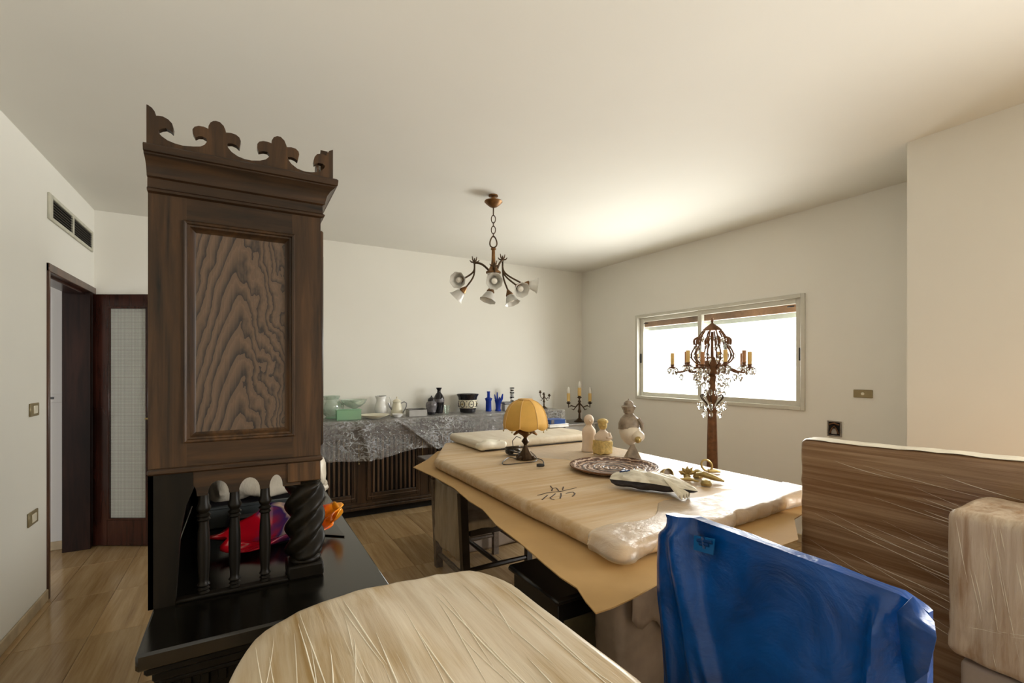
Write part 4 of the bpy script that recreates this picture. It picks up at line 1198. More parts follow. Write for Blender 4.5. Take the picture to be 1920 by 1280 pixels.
# second wrapped board lying on its far end
def p2d(p, n):
    return n * (.006 * nz(p, 5, 7) + .004 * nz(p, 13, 2))
b2 = MB().soft((1.62, 3.31, ZB1 + .004), (2.78, 3.96, ZB1 + .074), .030, .06, p2d)
for v in b2.v:
    v.z = max(v.z, ztop(v.x, min(v.y, 3.88)) + .001) if v.z < ZB1 + .03 else v.z
    if v.x < 1.9: v.y -= .0
pack2 = b2.build('wrapped_shelf_board', 'foam_edge', origin=(2.2, 3.6, ZB1), smooth=50)
tag(pack2, 'cream wrapped board lying across the far end of the big wrapped board', 'wrapped board')
MB().box((1.66, 3.305, ZB1 + .006), (2.74, 3.313, ZB1 + .012)).build('shadow_strip', 'void', pack2, smooth=0)  # dark strip painted in for the shadow gap under this board
MB().soft((1.60, 3.28, ZB1 + .012), (1.86, 3.40, ZB1 + .078), .03, .03, lump(.018, 12, 3)).build('crumpled_end', 'foam', pack2, smooth=40)
# books at its far corner
zb = ZB1 + .0805
o = MB().box((2.60, 3.76, zb), (2.83, 3.93, zb + .010), .002).box((2.602, 3.764, zb + .010), (2.826, 3.928, zb + .024), .0).box((2.60, 3.76, zb + .024), (2.83, 3.93, zb + .030), .002).build('white_book', 'paper', origin=(2.71, 3.85, zb))
tag(o, 'white book lying under the navy book', 'book')
g = thing('navy_book', (2.70, 3.85, zb + .031), 'thick navy blue book lying on top of the white book', 'book')
MB().box((2.61, 3.775, zb + .031), (2.80, 3.92, zb + .035), .001).box((2.61, 3.775, zb + .071), (2.80, 3.92, zb + .075), .001).box((2.61, 3.775, zb + .031), (2.615, 3.92, zb + .075), .001).build('cover', 'navy', g)
MB().box((2.614, 3.779, zb + .0352), (2.797, 3.917, zb + .0708)).build('pages', 'navy', g)
MB().box((2.625, 3.7735, zb + .034), (2.66, 3.7755, zb + .073)).build('spine_band', 'grey_glaze', g)

# ------------------------------------------------------------------ things on the wrapped board
# table lamp
p = onz(985, 861, ZB1); p.z = ZBM + .0035
L = thing('table_lamp', p, 'bronze table lamp with scalloped amber fabric shade', 'lamp')
MB().lathe([(.075, 0), (.078, .006), (.06, .018), (.035, .05), (.018, .085), (.012, .10)], p, 6, smooth_ := None).build('base', 'bronze_dark', L, smooth=20)
for k in range(4):
    th = k * PI / 2 + .5
    q = p + Vector((.066 * math.cos(th), .066 * math.sin(th), .012))
    MB().lathe([(.0, -.011), (.010, -.006), (.013, .003), (.008, .012), (0, .014)], q, 10).build('foot', 'bronze_dark', L)
MB().lathe([(.012, .098), (.014, .105), (.030, .125), (.016, .145), (.012, .155)], p, 8).build('knop', 'bronze_dark', L)
MB().lathe([(.012, .152), (.022, .165), (.052, .185), (.060, .195), (.050, .205), (.040, .225), (.046, .235), (.026, .245), (.018, .26), (.015, .30)], p, 20).build('bowl', 'bronze', L)
for sx in (-1, 1):
    MB().tube([p + RIGHT * .03 * sx + Vector((0, 0, .205)), p + RIGHT * .062 * sx + Vector((0, 0, .19)), p + RIGHT * .085 * sx + Vector((0, 0, .172))], [.012, .012, .006], 8).build('spout', 'bronze', L)
sh_prof = [(.166, .232), (.164, .265), (.157, .305), (.144, .345), (.122, .384), (.092, .410), (.062, .424), (.047, .428)]
NS = 8
def pf(th, z):
    k = abs(math.cos(NS / 2 * th))
    hemk = max(0, (.30 - z) / .07)
    return 1 - .05 * (1 - k) ** 1.0 * 1.0
shm = MB()
vs = []; fs = []; n = NS * 6
for j, (r, z) in enumerate(sh_prof):
    for i in range(n):
        th = 2 * PI * i / n
        ph = (i % 6) / 6.0
        flat_ = math.cos(PI / NS) / math.cos((ph - .5) * 2 * PI / NS)
        rr = r * flat_ * (1 + .02 * math.sin(ph * PI))
        zz = z - (.018 * math.sin(ph * PI) if j == 0 else 0)
        vs.append(p + Vector((rr * math.cos(th), rr * math.sin(th), zz)))
for j in range(len(sh_prof) - 1):
    for i in range(n):
        fs.append((j * n + i, j * n + (i + 1) % n, (j + 1) * n + (i + 1) % n, (j + 1) * n + i))
fs.append(tuple((len(sh_prof) - 1) * n + i for i in range(n)))
sho = shm.add(vs, fs).build('shade', 'shade', L, smooth=30)
sho.modifiers.new('thick', 'SOLIDIFY').thickness = .002
for k in range(NS):
    th = 2 * PI * k / NS
    MB().tube([p + Vector(((r + .001) * math.cos(PI / NS) / math.cos(PI / NS) * math.cos(th), (r + .001) * math.sin(th), z)) for r, z in sh_prof], .0028, 6).build('piping', 'shade_rib', sho)
    th2 = th + PI / NS
    MB().lathe([(0, -.008), (.005, -.004), (.004, .004), (0, .007)], p + Vector((.160 * math.cos(th2), .160 * math.sin(th2), .207)), 8).build('bead', 'brass', sho)
MB().lathe([(.052, .428), (.054, .432), (.050, .436), (.0, .437)], p, 24).build('cap', 'shade_rib', sho)
cord_px = [(970, 862), (955, 858), (943, 866), (941, 872), (950, 873), (975, 870), (1000, 868), (1008, 864), (1004, 856), (995, 848)]
def drop_path(px, dz):
    out = []
    for (a, b) in px:
        q = onz(a, b, ZB1); q.z = ZBM + dz; out.append(q)
    return out
def smooth_path(pts, it=2):
    for _ in range(it):
        q = [pts[0]]
        for a, b in zip(pts[:-1], pts[1:]):
            q += [a * .75 + b * .25, a * .25 + b * .75]
        pts = q + [pts[-1]]
    return pts
MB().tube(smooth_path(drop_path(cord_px, .0045)), .0036, 6).build('cord', 'cord', L)
cp = drop_path([(1000, 861), (1014, 862), (1020, 868), (1019, 874)], .0045)
MB().tube(smooth_path(cp), .0036, 6).build('cord', 'cord', L)
q = onz(1014, 877, ZB1); q.z = ZBM + .0145
MB().tube([q - RIGHT * .028, q - RIGHT * .01, q + RIGHT * .014, q + RIGHT * .024], [.010, .013, .011, .006], 8).build('plug', 'black', L)
# black speaker-like adapter beside the lamp
q = onz(962, 852, ZB1); q.z = ZBM + .0005
g = thing('coiled_flex', q, 'dark coil of cable lying behind the table lamp', 'cable')
for k in range(4):
    MB().tube([q + Vector((.055 * math.cos(t_ * PI / 10 + k), .055 * math.sin(t_ * PI / 10 + k) , .010 + k * .013 + .012 * math.sin(t_ * PI / 10))) + Vector((0, 0, .006)) for t_ in range(21)], .0065, 6).build('loop', 'cord', g)
MB().soft(q + Vector((-.06, -.03, .002)), q + Vector((.0, .03, .055)), .02, .02).build('transformer', 'black', g)
MB().tube([q + Vector((0, 0, .055)), q + Vector((.0, .01, .10)), q + Vector((.03, 0, .135)), q + Vector((.06, -.02, .12))], .0035, 6).build('flex_end', 'cord', g)
# engraved tray
p = Vector((2.105, 2.31, 0)); p.z = max(ztop(p.x + dx, p.y + dy) for dx in (-.2, 0, .2) for dy in (-.2, 0, .2)) + .002
g = thing('round_tray', p, 'large round engraved copper tray on the wrapped board', 'tray')
MB().lathe([(.0, 0), (.225, 0), (.25, .006), (.275, .022), (.283, .024), (.28, .029), (.262, .024), (.235, .010), (.0, .007)], p, 48).build('dish', 'tray', g)
MB().lathe([(.278, .020), (.287, .022), (.288, .029), (.279, .030)], p, 48, cap=False).build('rim', 'copper_rust', g)
for rr in (.20, .13, .07):
    MB().tube([p + Vector((rr * math.cos(k * PI / 20), rr * math.sin(k * PI / 20), .0095)) for k in range(41)], .003, 5).build('engraved_ring', 'pewter', g)
# plastic bag with a dark parcel
q0 = onz(1143, 912, ZB1); q1 = onz(1308, 938, ZB1)
q0.z = q1.z = ZB1 + .012
ax = (q1 - q0); Lb = ax.length; ax.normalize(); sd = Vector((0, 0, 1)).cross(ax)
g = thing('bagged_parcel', (q0 + q1) / 2, 'dark parcel in a knotted clear white plastic bag on the wrapped board', 'bag')
def bagf(w, hgt, zo, off, amp):
    def fn(u, v):
        s_ = v; prof = math.sin(PI * min(1, max(0, s_)) ** .8) ** .55
        prof *= 1 - .35 * max(0, (s_ - .62) / .38)
        th = 2 * PI * u
        k = 1 + amp * noise.noise(Vector((math.cos(th) * 2, math.sin(th) * 2 + off, s_ * 6)))
        zz = math.sin(th) * hgt * prof * k
        pnt = q0 + ax * Lb * s_ + sd * (w * prof * math.cos(th) * k + .05 * math.sin(s_ * 3)) + Vector((0, 0, zo + zz))
        pnt.z = max(pnt.z, ZB1 + .012)
        return pnt
    return fn
MB().grid(bagf(.075, .040, .030, 1, .25), 24, 22, True).build('parcel', 'grey_bag', g, smooth=50)
def bagtop(u, v):
    s_ = v; prof = math.sin(PI * min(1, max(0, s_)) ** .8) ** .5 * (1 - .25 * max(0, (s_ - .62) / .38))
    th = PI * (.08 + .84 * u)
    k = 1 + .28 * noise.noise(Vector((math.cos(th) * 3, s_ * 9, 3.3))) + .10 * noise.noise(Vector((math.cos(th) * 9, s_ * 22, 1.3)))
    return q0 + ax * Lb * s_ + sd * (.085 * prof * math.cos(th) * k + .05 * math.sin(s_ * 3)) + Vector((0, 0, .032 + .058 * prof * math.sin(th) * k))
bo = MB().grid(bagtop, 26, 40).build('plastic_bag', 'foam', g, smooth=35)
def fan(u, v):
    th = -.9 + 1.8 * u
    c0 = q0 + ax * Lb * .62 + Vector((0, 0, .075)) - sd * .01
    r = .02 + .12 * v
    return c0 + ax * r * math.cos(th * .7) + sd * r * math.sin(th) * .75 + Vector((0, 0, -.070 * v * (1 - .0 * u) + .014 * math.sin(u * 42) * v + .006))
fo = MB().grid(fan, 60, 8).build('gathered_mouth', 'foam', g, smooth=60)
pm_px = [(1165, 900), (1180, 905), (1195, 900)]
bm_ = MB()
for (a, b) in (((.15, .05), (.24, -.0)), ((.16, -.01), (.25, .03)), ((.20, .05), (.19, -.02))):
    bm_.tube([q0 + ax * Lb * a[0] + sd * (a[1] - .03) + Vector((0, 0, .088)), q0 + ax * Lb * b[0] + sd * (b[1] - .03) + Vector((0, 0, .094))], .004, 5)
bm_.build('blue_print', 'blue_dark', g)
# plaster figures
p = onz(1130, 851, ZB1); p.z = ZBM + .0005
g = thing('plaster_bust', p, 'small plaster figurine bust on a carved ochre block', 'figurine')
MB().soft(p + Vector((-.062, -.05, 0)), p + Vector((.062, .05, .105)), .010, .016, lump(.010, 40, 2)).build('block', 'ochre', g, smooth=40)
MB().lathe([(.045, .10), (.055, .112), (.054, .135), (.046, .155), (.030, .170), (.020, .180), (.018, .192)], p, 20, lambda th, z: 1 + .18 * math.cos(2 * (th - a0))).build('torso', 'plaster', g)
MB().tube([p + RIGHT * .045 + Vector((0, 0, .155)) - FWD * .01, p + RIGHT * .055 + Vector((0, 0, .125)) - FWD * .035, p + RIGHT * .02 + Vector((0, 0, .13)) - FWD * .055], [.016, .014, .010], 8).build('arm', 'plaster', g)
hd = MB()
hd.grid(lambda u, v: p + Vector((0, 0, .222)) + Vector((.033 * math.cos(2 * PI * u) * math.sin(PI * v), .036 * math.sin(2 * PI * u) * math.sin(PI * v), -.040 * math.cos(PI * v))) * (1 + .05 * noise.noise(Vector((math.cos(2 * PI * u) * 3, math.sin(2 * PI * u) * 3, v * 6)))), 18, 12, True)
hd.tube([p - FWD * .030 + Vector((0, 0, .228)), p - FWD * .043 + Vector((0, 0, .216))], [.005, .008], 6)
hd.build('head', 'ochre', g, smooth=60)
MB().lathe([(.036, .236), (.042, .246), (.040, .258), (.026, .268), (0, .272)], p, 16, lambda th, z: 1 + .06 * math.sin(7 * th)).build('wreath', 'ochre', g)
p = onz(1104, 846, ZB1); p.z = ZBM + .0005
g = thing('pale_bust', p, 'pale smooth plaster bust with rounded head beside the ochre block', 'figurine')
MB().lathe([(.052, 0), (.054, .01), (.050, .03), (.046, .10), (.050, .14), (.048, .17), (.030, .195), (.022, .205), (.022, .215)], p, 22, lambda th, z: 1 + .10 * math.cos(2 * (th - a0))).build('torso', 'plaster', g)
MB().grid(lambda u, v: p + Vector((0, 0, .248)) + Vector((.038 * math.cos(2 * PI * u) * math.sin(PI * v), .042 * math.sin(2 * PI * u) * math.sin(PI * v), -.044 * math.cos(PI * v))), 20, 12, True).tube([p - FWD * .036 + Vector((0, 0, .252)), p - FWD * .052 + Vector((0, 0, .238))], [.005, .009], 6).build('head', 'plaster', g, smooth=60)
# carved statuette standing at the tray's rim
p = onz(1188, 862, ZB1 + .0); p = Vector((2.43, 2.47, 0)); p.z = ZBM + .0005
g = thing('carved_statuette', p, 'carved stone statuette with tasselled hat and round ivory belly on a pyramid foot', 'statuette')
MB().lathe([(.080, 0), (.076, .012), (.018, .105), (.014, .115)], p, 4, mat=Matrix.Rotation(.2, 3, 'Z')).build('foot', 'soapstone', g, smooth=15)
MB().lathe([(.012, .105), (.040, .125), (.066, .155), (.078, .195), (.074, .225), (.060, .240), (.0, .245)], p - RIGHT * .018, 26).build('body_bowl', 'ivory', g)
MB().lathe([(.070, .224), (.066, .235), (.070, .262), (.060, .295), (.040, .318), (.028, .330), (.024, .338)], p - RIGHT * .025, 20, lambda th, z: 1 + .12 * math.cos(2 * th + 1) + .05 * math.sin(5 * th + z * 60)).build('torso', 'soapstone', g, smooth=50)
hp = p - RIGHT * .03
MB().lathe([(.026, .332), (.038, .340), (.040, .355), (.052, .378), (.054, .384), (.036, .396), (.034, .412), (.022, .424), (.006, .430), (.005, .440), (0, .442)], hp, 10, lambda th, z: 1 + .06 * math.sin(4 * th)).build('hat_and_head', 'soapstone', g, smooth=20)
MB().tube([hp - FWD * .034 + Vector((0, 0, .362)), hp - FWD * .047 + Vector((0, 0, .352))], [.006, .009], 6).build('nose', 'soapstone', g)
MB().grid(lambda u, v: p + RIGHT * .020 - FWD * .055 + Vector((0, 0, .178)) + Vector((.050 * math.cos(2 * PI * u) * math.sin(PI * v), .050 * math.sin(2 * PI * u) * math.sin(PI * v), -.042 * math.cos(PI * v))), 20, 12, True).build('ivory_drum', 'ivory', g, smooth=60)
MB().grid(lambda u, v: p + RIGHT * .012 - FWD * .098 + Vector((0, 0, .160)) + Vector((.024 * math.cos(2 * PI * u) * math.sin(PI * v), .024 * math.sin(2 * PI * u) * math.sin(PI * v), -.024 * math.cos(PI * v))), 16, 10, True).build('brass_ball', 'brass', g, smooth=60)
MB().tube([p + RIGHT * .03 + Vector((0, 0, .30)) - FWD * .03, p + RIGHT * .055 + Vector((0, 0, .262)) - FWD * .04, p + RIGHT * .05 + Vector((0, 0, .225)) - FWD * .06], [.018, .015, .011], 8).build('sleeve', 'soapstone', g)
# brass pieces
def at_board(px, py):
    q = onz(px, py, ZB1 + .012); q.z = ZBM + .001; return q
q = at_board(1250, 897)
g = thing('brass_cup', q, 'small brass cup lying on its side, mouth facing out', 'brass fitting', 'loose brass fittings on the board')
rot = Matrix.Rotation(PI / 2 - .15, 3, 'Y'); rz_ = Matrix.Rotation(math.atan2(-FWD.y, -FWD.x) + .25, 3, 'Z')
MB().lathe(hollow([(.012, -.05), (.020, -.045), (.030, -.02), (.036, .018)], .003), q + Vector((0, 0, .034)), 18, mat=rz_ @ rot).build('cup', 'brass', g)
MB().lathe([(0, .0), (.031, .0)], q + Vector((0, 0, .034)), 18, mat=rz_ @ rot, cap=False).build('inside', 'soapstone', g)
q = at_board(1272, 899)
o = MB().tube([q + Vector((0, 0, .010)), q + RIGHT * .05 + Vector((0, 0, .018)) - FWD * .02, q + RIGHT * .10 - FWD * .05 + Vector((0, 0, .009))], [.006, .016, .005], 10, flat=.7).build('brass_finial', 'brass', origin=q)
tag(o, 'pointed brass finial lying between the cup and the leaf ornament', 'brass fitting', 'loose brass fittings on the board')
q = at_board(1288, 893)
lm = MB()
for k in range(5):
    th = -1.1 + k * .55
    d = (RIGHT * math.sin(th) + Vector((0, 0, math.cos(th))) * .9 - FWD * .1)
    w_ = RIGHT * math.cos(th) - Vector((0, 0, math.sin(th)))
    b0 = q + Vector((0, 0, .018))
    tip = b0 + d * .062
    mid = b0 + d * .036
    lm.add([b0 - w_ * .006, mid - w_ * .014, tip, mid + w_ * .014, b0 + w_ * .006, mid - FWD * .010, mid + FWD * .004], [(0, 1, 5), (1, 2, 5), (2, 3, 5), (3, 4, 5), (4, 0, 5), (1, 0, 6), (2, 1, 6), (3, 2, 6), (4, 3, 6), (0, 4, 6)])
lm.lathe([(.0, 0), (.020, .002), (.022, .012), (.012, .024), (0, .028)], q, 12)
o = lm.build('brass_leaf_ornament', 'brass', origin=q, smooth=20)
tag(o, 'spiky brass leaf ornament', 'brass fitting', 'loose brass fittings on the board')
q = at_board(1308, 893)
o = MB().lathe([(0, 0), (.024, .0), (.028, .010), (.018, .030), (.022, .042), (.012, .050), (0, .052)], q, 14, lambda th, z: 1 + .12 * math.sin(5 * th)).build('brass_rosette', 'brass', origin=q)
tag(o, 'knobbly brass rosette between leaf ornament and ring', 'brass fitting', 'loose brass fittings on the board')
q = at_board(1330, 899)
o = MB().tube([q - RIGHT * .065 + FWD * .03 + Vector((0, 0, .035)), q - RIGHT * .03 + FWD * .01 + Vector((0, 0, .038)), q + RIGHT * .025 - FWD * .02 + Vector((0, 0, .022)), q + RIGHT * .065 - FWD * .05 + Vector((0, 0, .010))], [.010, .024, .020, .006], 12, flat=.75).build('brass_shell', 'brass', origin=q)
tag(o, 'long brass shell-shaped fitting', 'brass fitting', 'loose brass fittings on the board')
q = at_board(1324, 907)
o = MB().lathe([(0, 0), (.026, 0), (.030, .014), (.020, .030), (0, .034)], q, 14, lambda th, z: 1 + .1 * math.sin(3 * th)).build('brass_boss', 'brass', origin=q)
tag(o, 'rounded brass boss in front of the shell-shaped fitting', 'brass fitting', 'loose brass fittings on the board')
q = at_board(1328, 884)
o = MB().tube([q + RIGHT * (-.01 + .034 * math.cos(k * PI / 10)) * 1 + Vector((0, 0, .048 + .034 * math.sin(k * PI / 10) - .25 * .034 * math.cos(k * PI / 10))) for k in range(21)], .0065, 8).tube([q + Vector((0, 0, .012)), q + RIGHT * .05 + Vector((0, 0, .012)), q + RIGHT * .075 + Vector((0, 0, .008))], [.012, .011, .006], 8).build('brass_ring_bracket', 'brass', origin=q)
tag(o, 'brass bracket with an upright oval ring', 'brass fitting', 'loose brass fittings on the board')

# ================================================================== wrapped chair at the table
ch = thing('wrapped_chair', (1.51, 3.06, 0), 'low dark chair with its back wrapped in paper and film, tucked at the table', 'chair')
cx0, cx1, cy0, cy1 = 1.27, 1.75, 2.80, 3.30
def leg(x, y, z1, mat, w_=.042, dx=0):
    MB().add([(x + a * w_ / 2 + (dx if z > 0 else 0), y + b * w_ / 2, z) for z in (0, z1) for (a, b) in ((-1, -1), (1, -1), (1, 1), (-1, 1))],
             [(0, 1, 2, 3), (4, 5, 6, 7), (0, 1, 5, 4), (1, 2, 6, 5), (2, 3, 7, 6), (3, 0, 4, 7)]).build('leg', mat, ch, smooth=0)
leg(cx0, cy1, .66, 'chair_grey', .05, -.03); leg(cx0, cy0, .66, 'chair_dark', .05, -.03); leg(cx1, cy0, .42, 'chair_dark'); leg(cx1, cy1, .42, 'chair_grey')
MB().soft((1.235, cy0 + .03, .20), (1.285, cy1 - .005, .665), .018, .03, lump(.012, 9, 2, (4, 9, 3), .008)).build('backrest', 'grey_film', ch, smooth=40)
MB().soft((1.27, cy0 - .02, .41), (1.80, cy1 + .02, .475), .018, .04, lump(.010, 9, 6)).build('seat', 'grey_film', ch, smooth=40)
for yy in (cy0 - .003, cy1 + .003): MB().box((1.29, yy - .015, .375), (1.77, yy + .015, .42), .004).build('seat_rail', 'chair_dark', ch)
for (a, b, m_) in (((cx0, cy0, .15), (cx1, cy0, .15), 'chair_dark'), ((cx0, cy1, .15), (cx1, cy1, .15), 'chair_grey'), ((cx1, cy0, .22), (cx1, cy1, .22), 'chair_grey'), ((cx0, cy0, .10), (cx0, cy1, .10), 'chair_grey'), ((1.51, cy0, .15), (1.51, cy1, .15), 'chair_dark')):
    MB().tube([a, [(i + j) / 2 for i, j in zip(a, b)], b], [.015, .019, .015], 8).build('stretcher', m_, ch)

# black lacquered chest below the cardboard
bk = thing('lacquer_chest', (1.42, 1.95, 0), 'black lacquered low chest with olive brown front under the table', 'chest')
MB().box((1.24, 1.74, .385), (1.70, 2.20, .42), .012).build('lid', 'lacquer', bk)
MB().box((1.27, 1.77, .03), (1.68, 2.18, .385), .004).build('body', 'lacquer', bk)
MB().box((1.262, 1.86, .06), (1.27, 2.12, .30), .002).build('front_panel', 'olive', bk)
MB().box((1.30, 1.762, .05), (1.52, 1.77, .30), .002).build('side_panel', 'olive', bk)
for (x, y) in ((1.29, 1.79), (1.66, 1.79), (1.29, 2.16), (1.66, 2.16)):
    MB().box((x - .025, y - .025, 0), (x + .025, y + .025, .06), .004).build('foot', 'lacquer', bk)

# ================================================================== wrapped furniture in the foreground
def fdisp(p, n):
    q = n * (.014 * nz(p, 2.6, 3) + .004 * nz(Vector((p.x * 16, p.y * 2.2, p.z * 5)), 1, 1))
    q += n * .006 * (1 - 2.5 * abs(noise.noise(Vector((p.x * 11 + p.y * 3, p.y * .9, p.z * 2 + 4)))))
    return q
m = MB().soft((-.035, .40, 0), (.685, 1.345, .878), .034, .03, fdisp, 6)
cxm, cym = .32, .87
for v in m.v:
    k = max(0, (v.z - .75) / .128)
    # crowned top and eased plan corners
    dx = (v.x - .32) / .345; dy = (v.y - .87) / .465
    v.z -= k * (.010 * dx * dx + .008 * max(0, dy) ** 2 + .016 * max(0, -dx) ** 3)
    s_ = abs(dx) ** 4 * abs(dy) ** 4
    v.x -= .045 * dx * s_; v.y -= .035 * dy * s_
    if dx < 0: v.y += -.075 * (-dx) * max(0, dy)
    v.z = max(v.z, 0)
o = m.build('wrapped_armchair', 'kraft_front', origin=(.32, .87, 0), smooth=50)
tag(o, 'wide flat-topped piece of furniture wrapped in creased clear film in front of the hutch', 'wrapped furniture')
# real folds of film running over its top
bvf = BVHTree.FromPolygons([tuple(v) for v in m.v], m.f)
folds = MB()
rf_ = random.Random(3)
for k in range(44):
    xa = rf_.uniform(.02, .64); xb = xa + rf_.uniform(-.035, .035)
    ya = rf_.uniform(.75, 1.28); yb = ya - rf_.uniform(.15, .5)
    pp = []
    for t_ in range(9):
        s_ = t_ / 8
        x = xa + (xb - xa) * s_ ** 1.3; y = ya + (yb - ya) * s_
        h_ = bvf.ray_cast(Vector((x, y, 2)), Vector((0, 0, -1)))
        if h_[0] is None: pp = []; break
        pp.append(h_[0] + Vector((0, 0, .0004)))
    if len(pp) > 3:
        w_ = rf_.uniform(.0006, .0018)
        folds.tube(pp, [w_ * math.sin(PI * (.06 + .88 * i / 8)) for i in range(9)], 5)
fo = folds.build('film_folds', 'foam', o); fo['kind'] = 'stuff'

# blue plastic covered panel
def edge_at(Y):
    pts_ = [(1.25, .935), (1.205, .944), (1.15, .948), (1.09, .963), (.80, .956), (.50, .944), (.46, .925), (.43, .90), (.40, .88)]
    for (a, za), (b, zb_) in zip(pts_[:-1], pts_[1:]):
        if b <= Y <= a: return za + (zb_ - za) * (a - Y) / (a - b)
    return pts_[0][1] if Y > 1.25 else pts_[-1][1]
BK = .89
def blue_front(u, v):
    Y = 1.205 - .755 * u
    z1 = 1.48 - (1.48 - edge_at(Y)) * BK
    Y *= BK
    z = z1 * (1 - v) + .015 * v
    # the loose left hem swings out to the left lower down, the right end gathers
    d = z1 - z
    lef = max(0, 1 - u / .16)
    Y += lef * (.025 * math.sin(d * 7.5) - .02 * math.sin(min(1, d / .06) * PI) + .09 * max(0, d - .35))
    x = 1.345 * BK
    if u > .93: x += .02 * (u - .93) / .07
    f1 = math.exp(-((u - (.085 + .36 * d ** 1.3)) / .040) ** 2) * .040
    f2 = math.exp(-((u - (.135 + .55 * d ** 1.6)) / .035) ** 2) * .028
    f3 = math.exp(-((u - (.02 + .08 * d)) / .03) ** 2) * .022
    f4 = math.exp(-((u - (.90 - .10 * d)) / .03) ** 2) * .040 * min(1, d / .08)
    k = min(1, d / .05)
    nn = .010 * noise.noise(Vector((Y * 5, z * 4, .3))) + .004 * noise.noise(Vector((Y * 16, z * 11, 2.2)))
    x -= k * (f1 + f2 + f3 + f4 + nn + .02 * d)
    if v < .02: x += .004
    return Vector((x, Y, z))
def blue_back(u, v):
    Y = 1.205 - .755 * u
    z1 = 1.48 - (1.48 - edge_at(Y)) * BK
    Y *= BK
    return Vector((1.392 * BK + .004 * math.sin(u * 20), Y, (z1 - .001) * (1 - v) + .015 * v))
mbp = MB().grid(blue_front, 90, 90)
nf = len(mbp.v)
mbp.grid(blue_back, 90, 90)
w = 91
for i in range(90):
    mbp.f.append((i, i + 1, nf + i + 1, nf + i))
    mbp.f.append((90 * w + i, 90 * w + i + 1, nf + 90 * w + i + 1, nf + 90 * w + i))
for j in range(90):
    mbp.f.append((j * w, (j + 1) * w, nf + (j + 1) * w, nf + j * w))
    mbp.f.append((j * w + 90, (j + 1) * w + 90, nf + (j + 1) * w + 90, nf + j * w + 90))
for v in mbp.v: v.z = max(v.z - .015 * (1 if v.z < .02 else 0), 0)
bp = mbp.build('blue_covered_panel', 'blue', origin=(1.22, .72, 0), smooth=50)
tag(bp, 'upright thin panel covered in glossy blue plastic', 'covered panel')
# folded flap at its near upper corner
fl_ = [onx(1690, 1122, 1.325 * BK), onx(1600, 1085, 1.33 * BK), onx(1700, 1108, 1.34 * BK), onx(1757, 1168, 1.345 * BK), onx(1753, 1192, 1.33 * BK), onx(1680, 1150, 1.31 * BK), onx(1697, 1200, 1.325 * BK), onx(1720, 1280, 1.325 * BK)]
MB().add([onx(1682, 1148, 1.285 * BK), onx(1712, 1118, 1.33 * BK), onx(1752, 1165, 1.335 * BK), onx(1756, 1196, 1.30 * BK), onx(1712, 1175, 1.30 * BK), onx(1690, 1225, 1.318 * BK), onx(1740, 1260, 1.322 * BK), onx(1700, 1290, 1.325 * BK)],
         [(0, 1, 2), (0, 2, 3), (0, 3, 4), (0, 4, 5), (4, 3, 6), (4, 6, 5), (5, 6, 7)]).build('folded_corner', 'blue', bp, smooth=70).modifiers.new('thick', 'SOLIDIFY').thickness = .004
lbm = MB().add([onx(1302, 1003, 1.318 * BK), onx(1341, 1010, 1.318 * BK), onx(1338, 1040, 1.314 * BK), onx(1301, 1030, 1.314 * BK)], [(0, 1, 2, 3)])
lb_o = lbm.build('printed_mark', 'blue_label', bp, smooth=0); lb_o.modifiers.new('thick', 'SOLIDIFY').thickness = .002
xm = MB()
for a, b in (((1308, 1012), (1336, 1017)), ((1318, 1006), (1321, 1028)), ((1312, 1018), (1330, 1022))):
    xm.tube([onx(*a, 1.3155 * BK), onx(*b, 1.3140 * BK)], .006, 6, cap=True)
xm.build('printed_cross', 'blue_dark', lb_o)

# tall brown wrapped board behind the blue panel
def bdisp(p, n):
    c_ = 1 - 2.4 * abs(noise.noise(Vector((0, p.y * 1.2 + p.z * .3, p.z * 13 - p.y * 3.4))))
    return n * (.004 * nz(p, 4, 2) + .005 * c_)
m = MB().soft((2.355, -.35, 0), (2.47, 1.262, 1.135), .020, .035, bdisp, 4)
for v in m.v:
    if v.z > 1.0: v.z += .018 * (1.262 - v.y) / .8 if v.y > .4 else .019
    v.z = max(v.z, 0)
br = m.build('wrapped_headboard', 'kraft_brown', origin=(2.41, .45, 0), smooth=50)
tag(br, 'long upright brown board wound in stretch film behind the blue panel', 'wrapped board')
def topf(u, v):
    y = 1.25 - 1.5 * u
    h_ = BV_B.ray_cast(Vector((2.365 + .09 * v, y, 2)), Vector((0, 0, -1)))
    z = h_[0].z if h_[0] is not None else 1.14
    return Vector((2.358 + .105 * v, y, z + .003 + .006 * abs(noise.noise(Vector((y * 8, v * 3, 1))))))
BV_B = BVHTree.FromPolygons([tuple(v) for v in m.v], m.f)
MB().grid(topf, 60, 6).build('film_edge', 'foam', br, smooth=60)
rf_ = random.Random(9)
folds = MB()
for k in range(46):
    y0 = rf_.uniform(.25, 1.22); z0 = rf_.uniform(.60, 1.12); Lh = rf_.uniform(.2, .7); sl = -rf_.uniform(.15, .40)
    pp = []
    for t_ in range(9):
        y = y0 - Lh * t_ / 8; z = z0 + sl * Lh * t_ / 8 + .02 * (t_ / 8) ** 2
        if z > 1.12 or z < .3: continue
        h_ = BV_B.ray_cast(Vector((1.8, y, z)), Vector((1, 0, 0)))
        if h_[0] is not None: pp.append(h_[0] - Vector((.0003, 0, 0)))
    if len(pp) > 3:
        w_ = rf_.uniform(.0007, .0018); n_ = len(pp) - 1
        folds.tube(pp, [w_ * math.sin(PI * (.06 + .88 * i / n_)) for i in range(n_ + 1)], 5)
fo = folds.build('film_folds', 'white_wrap', br); fo['kind'] = 'stuff'

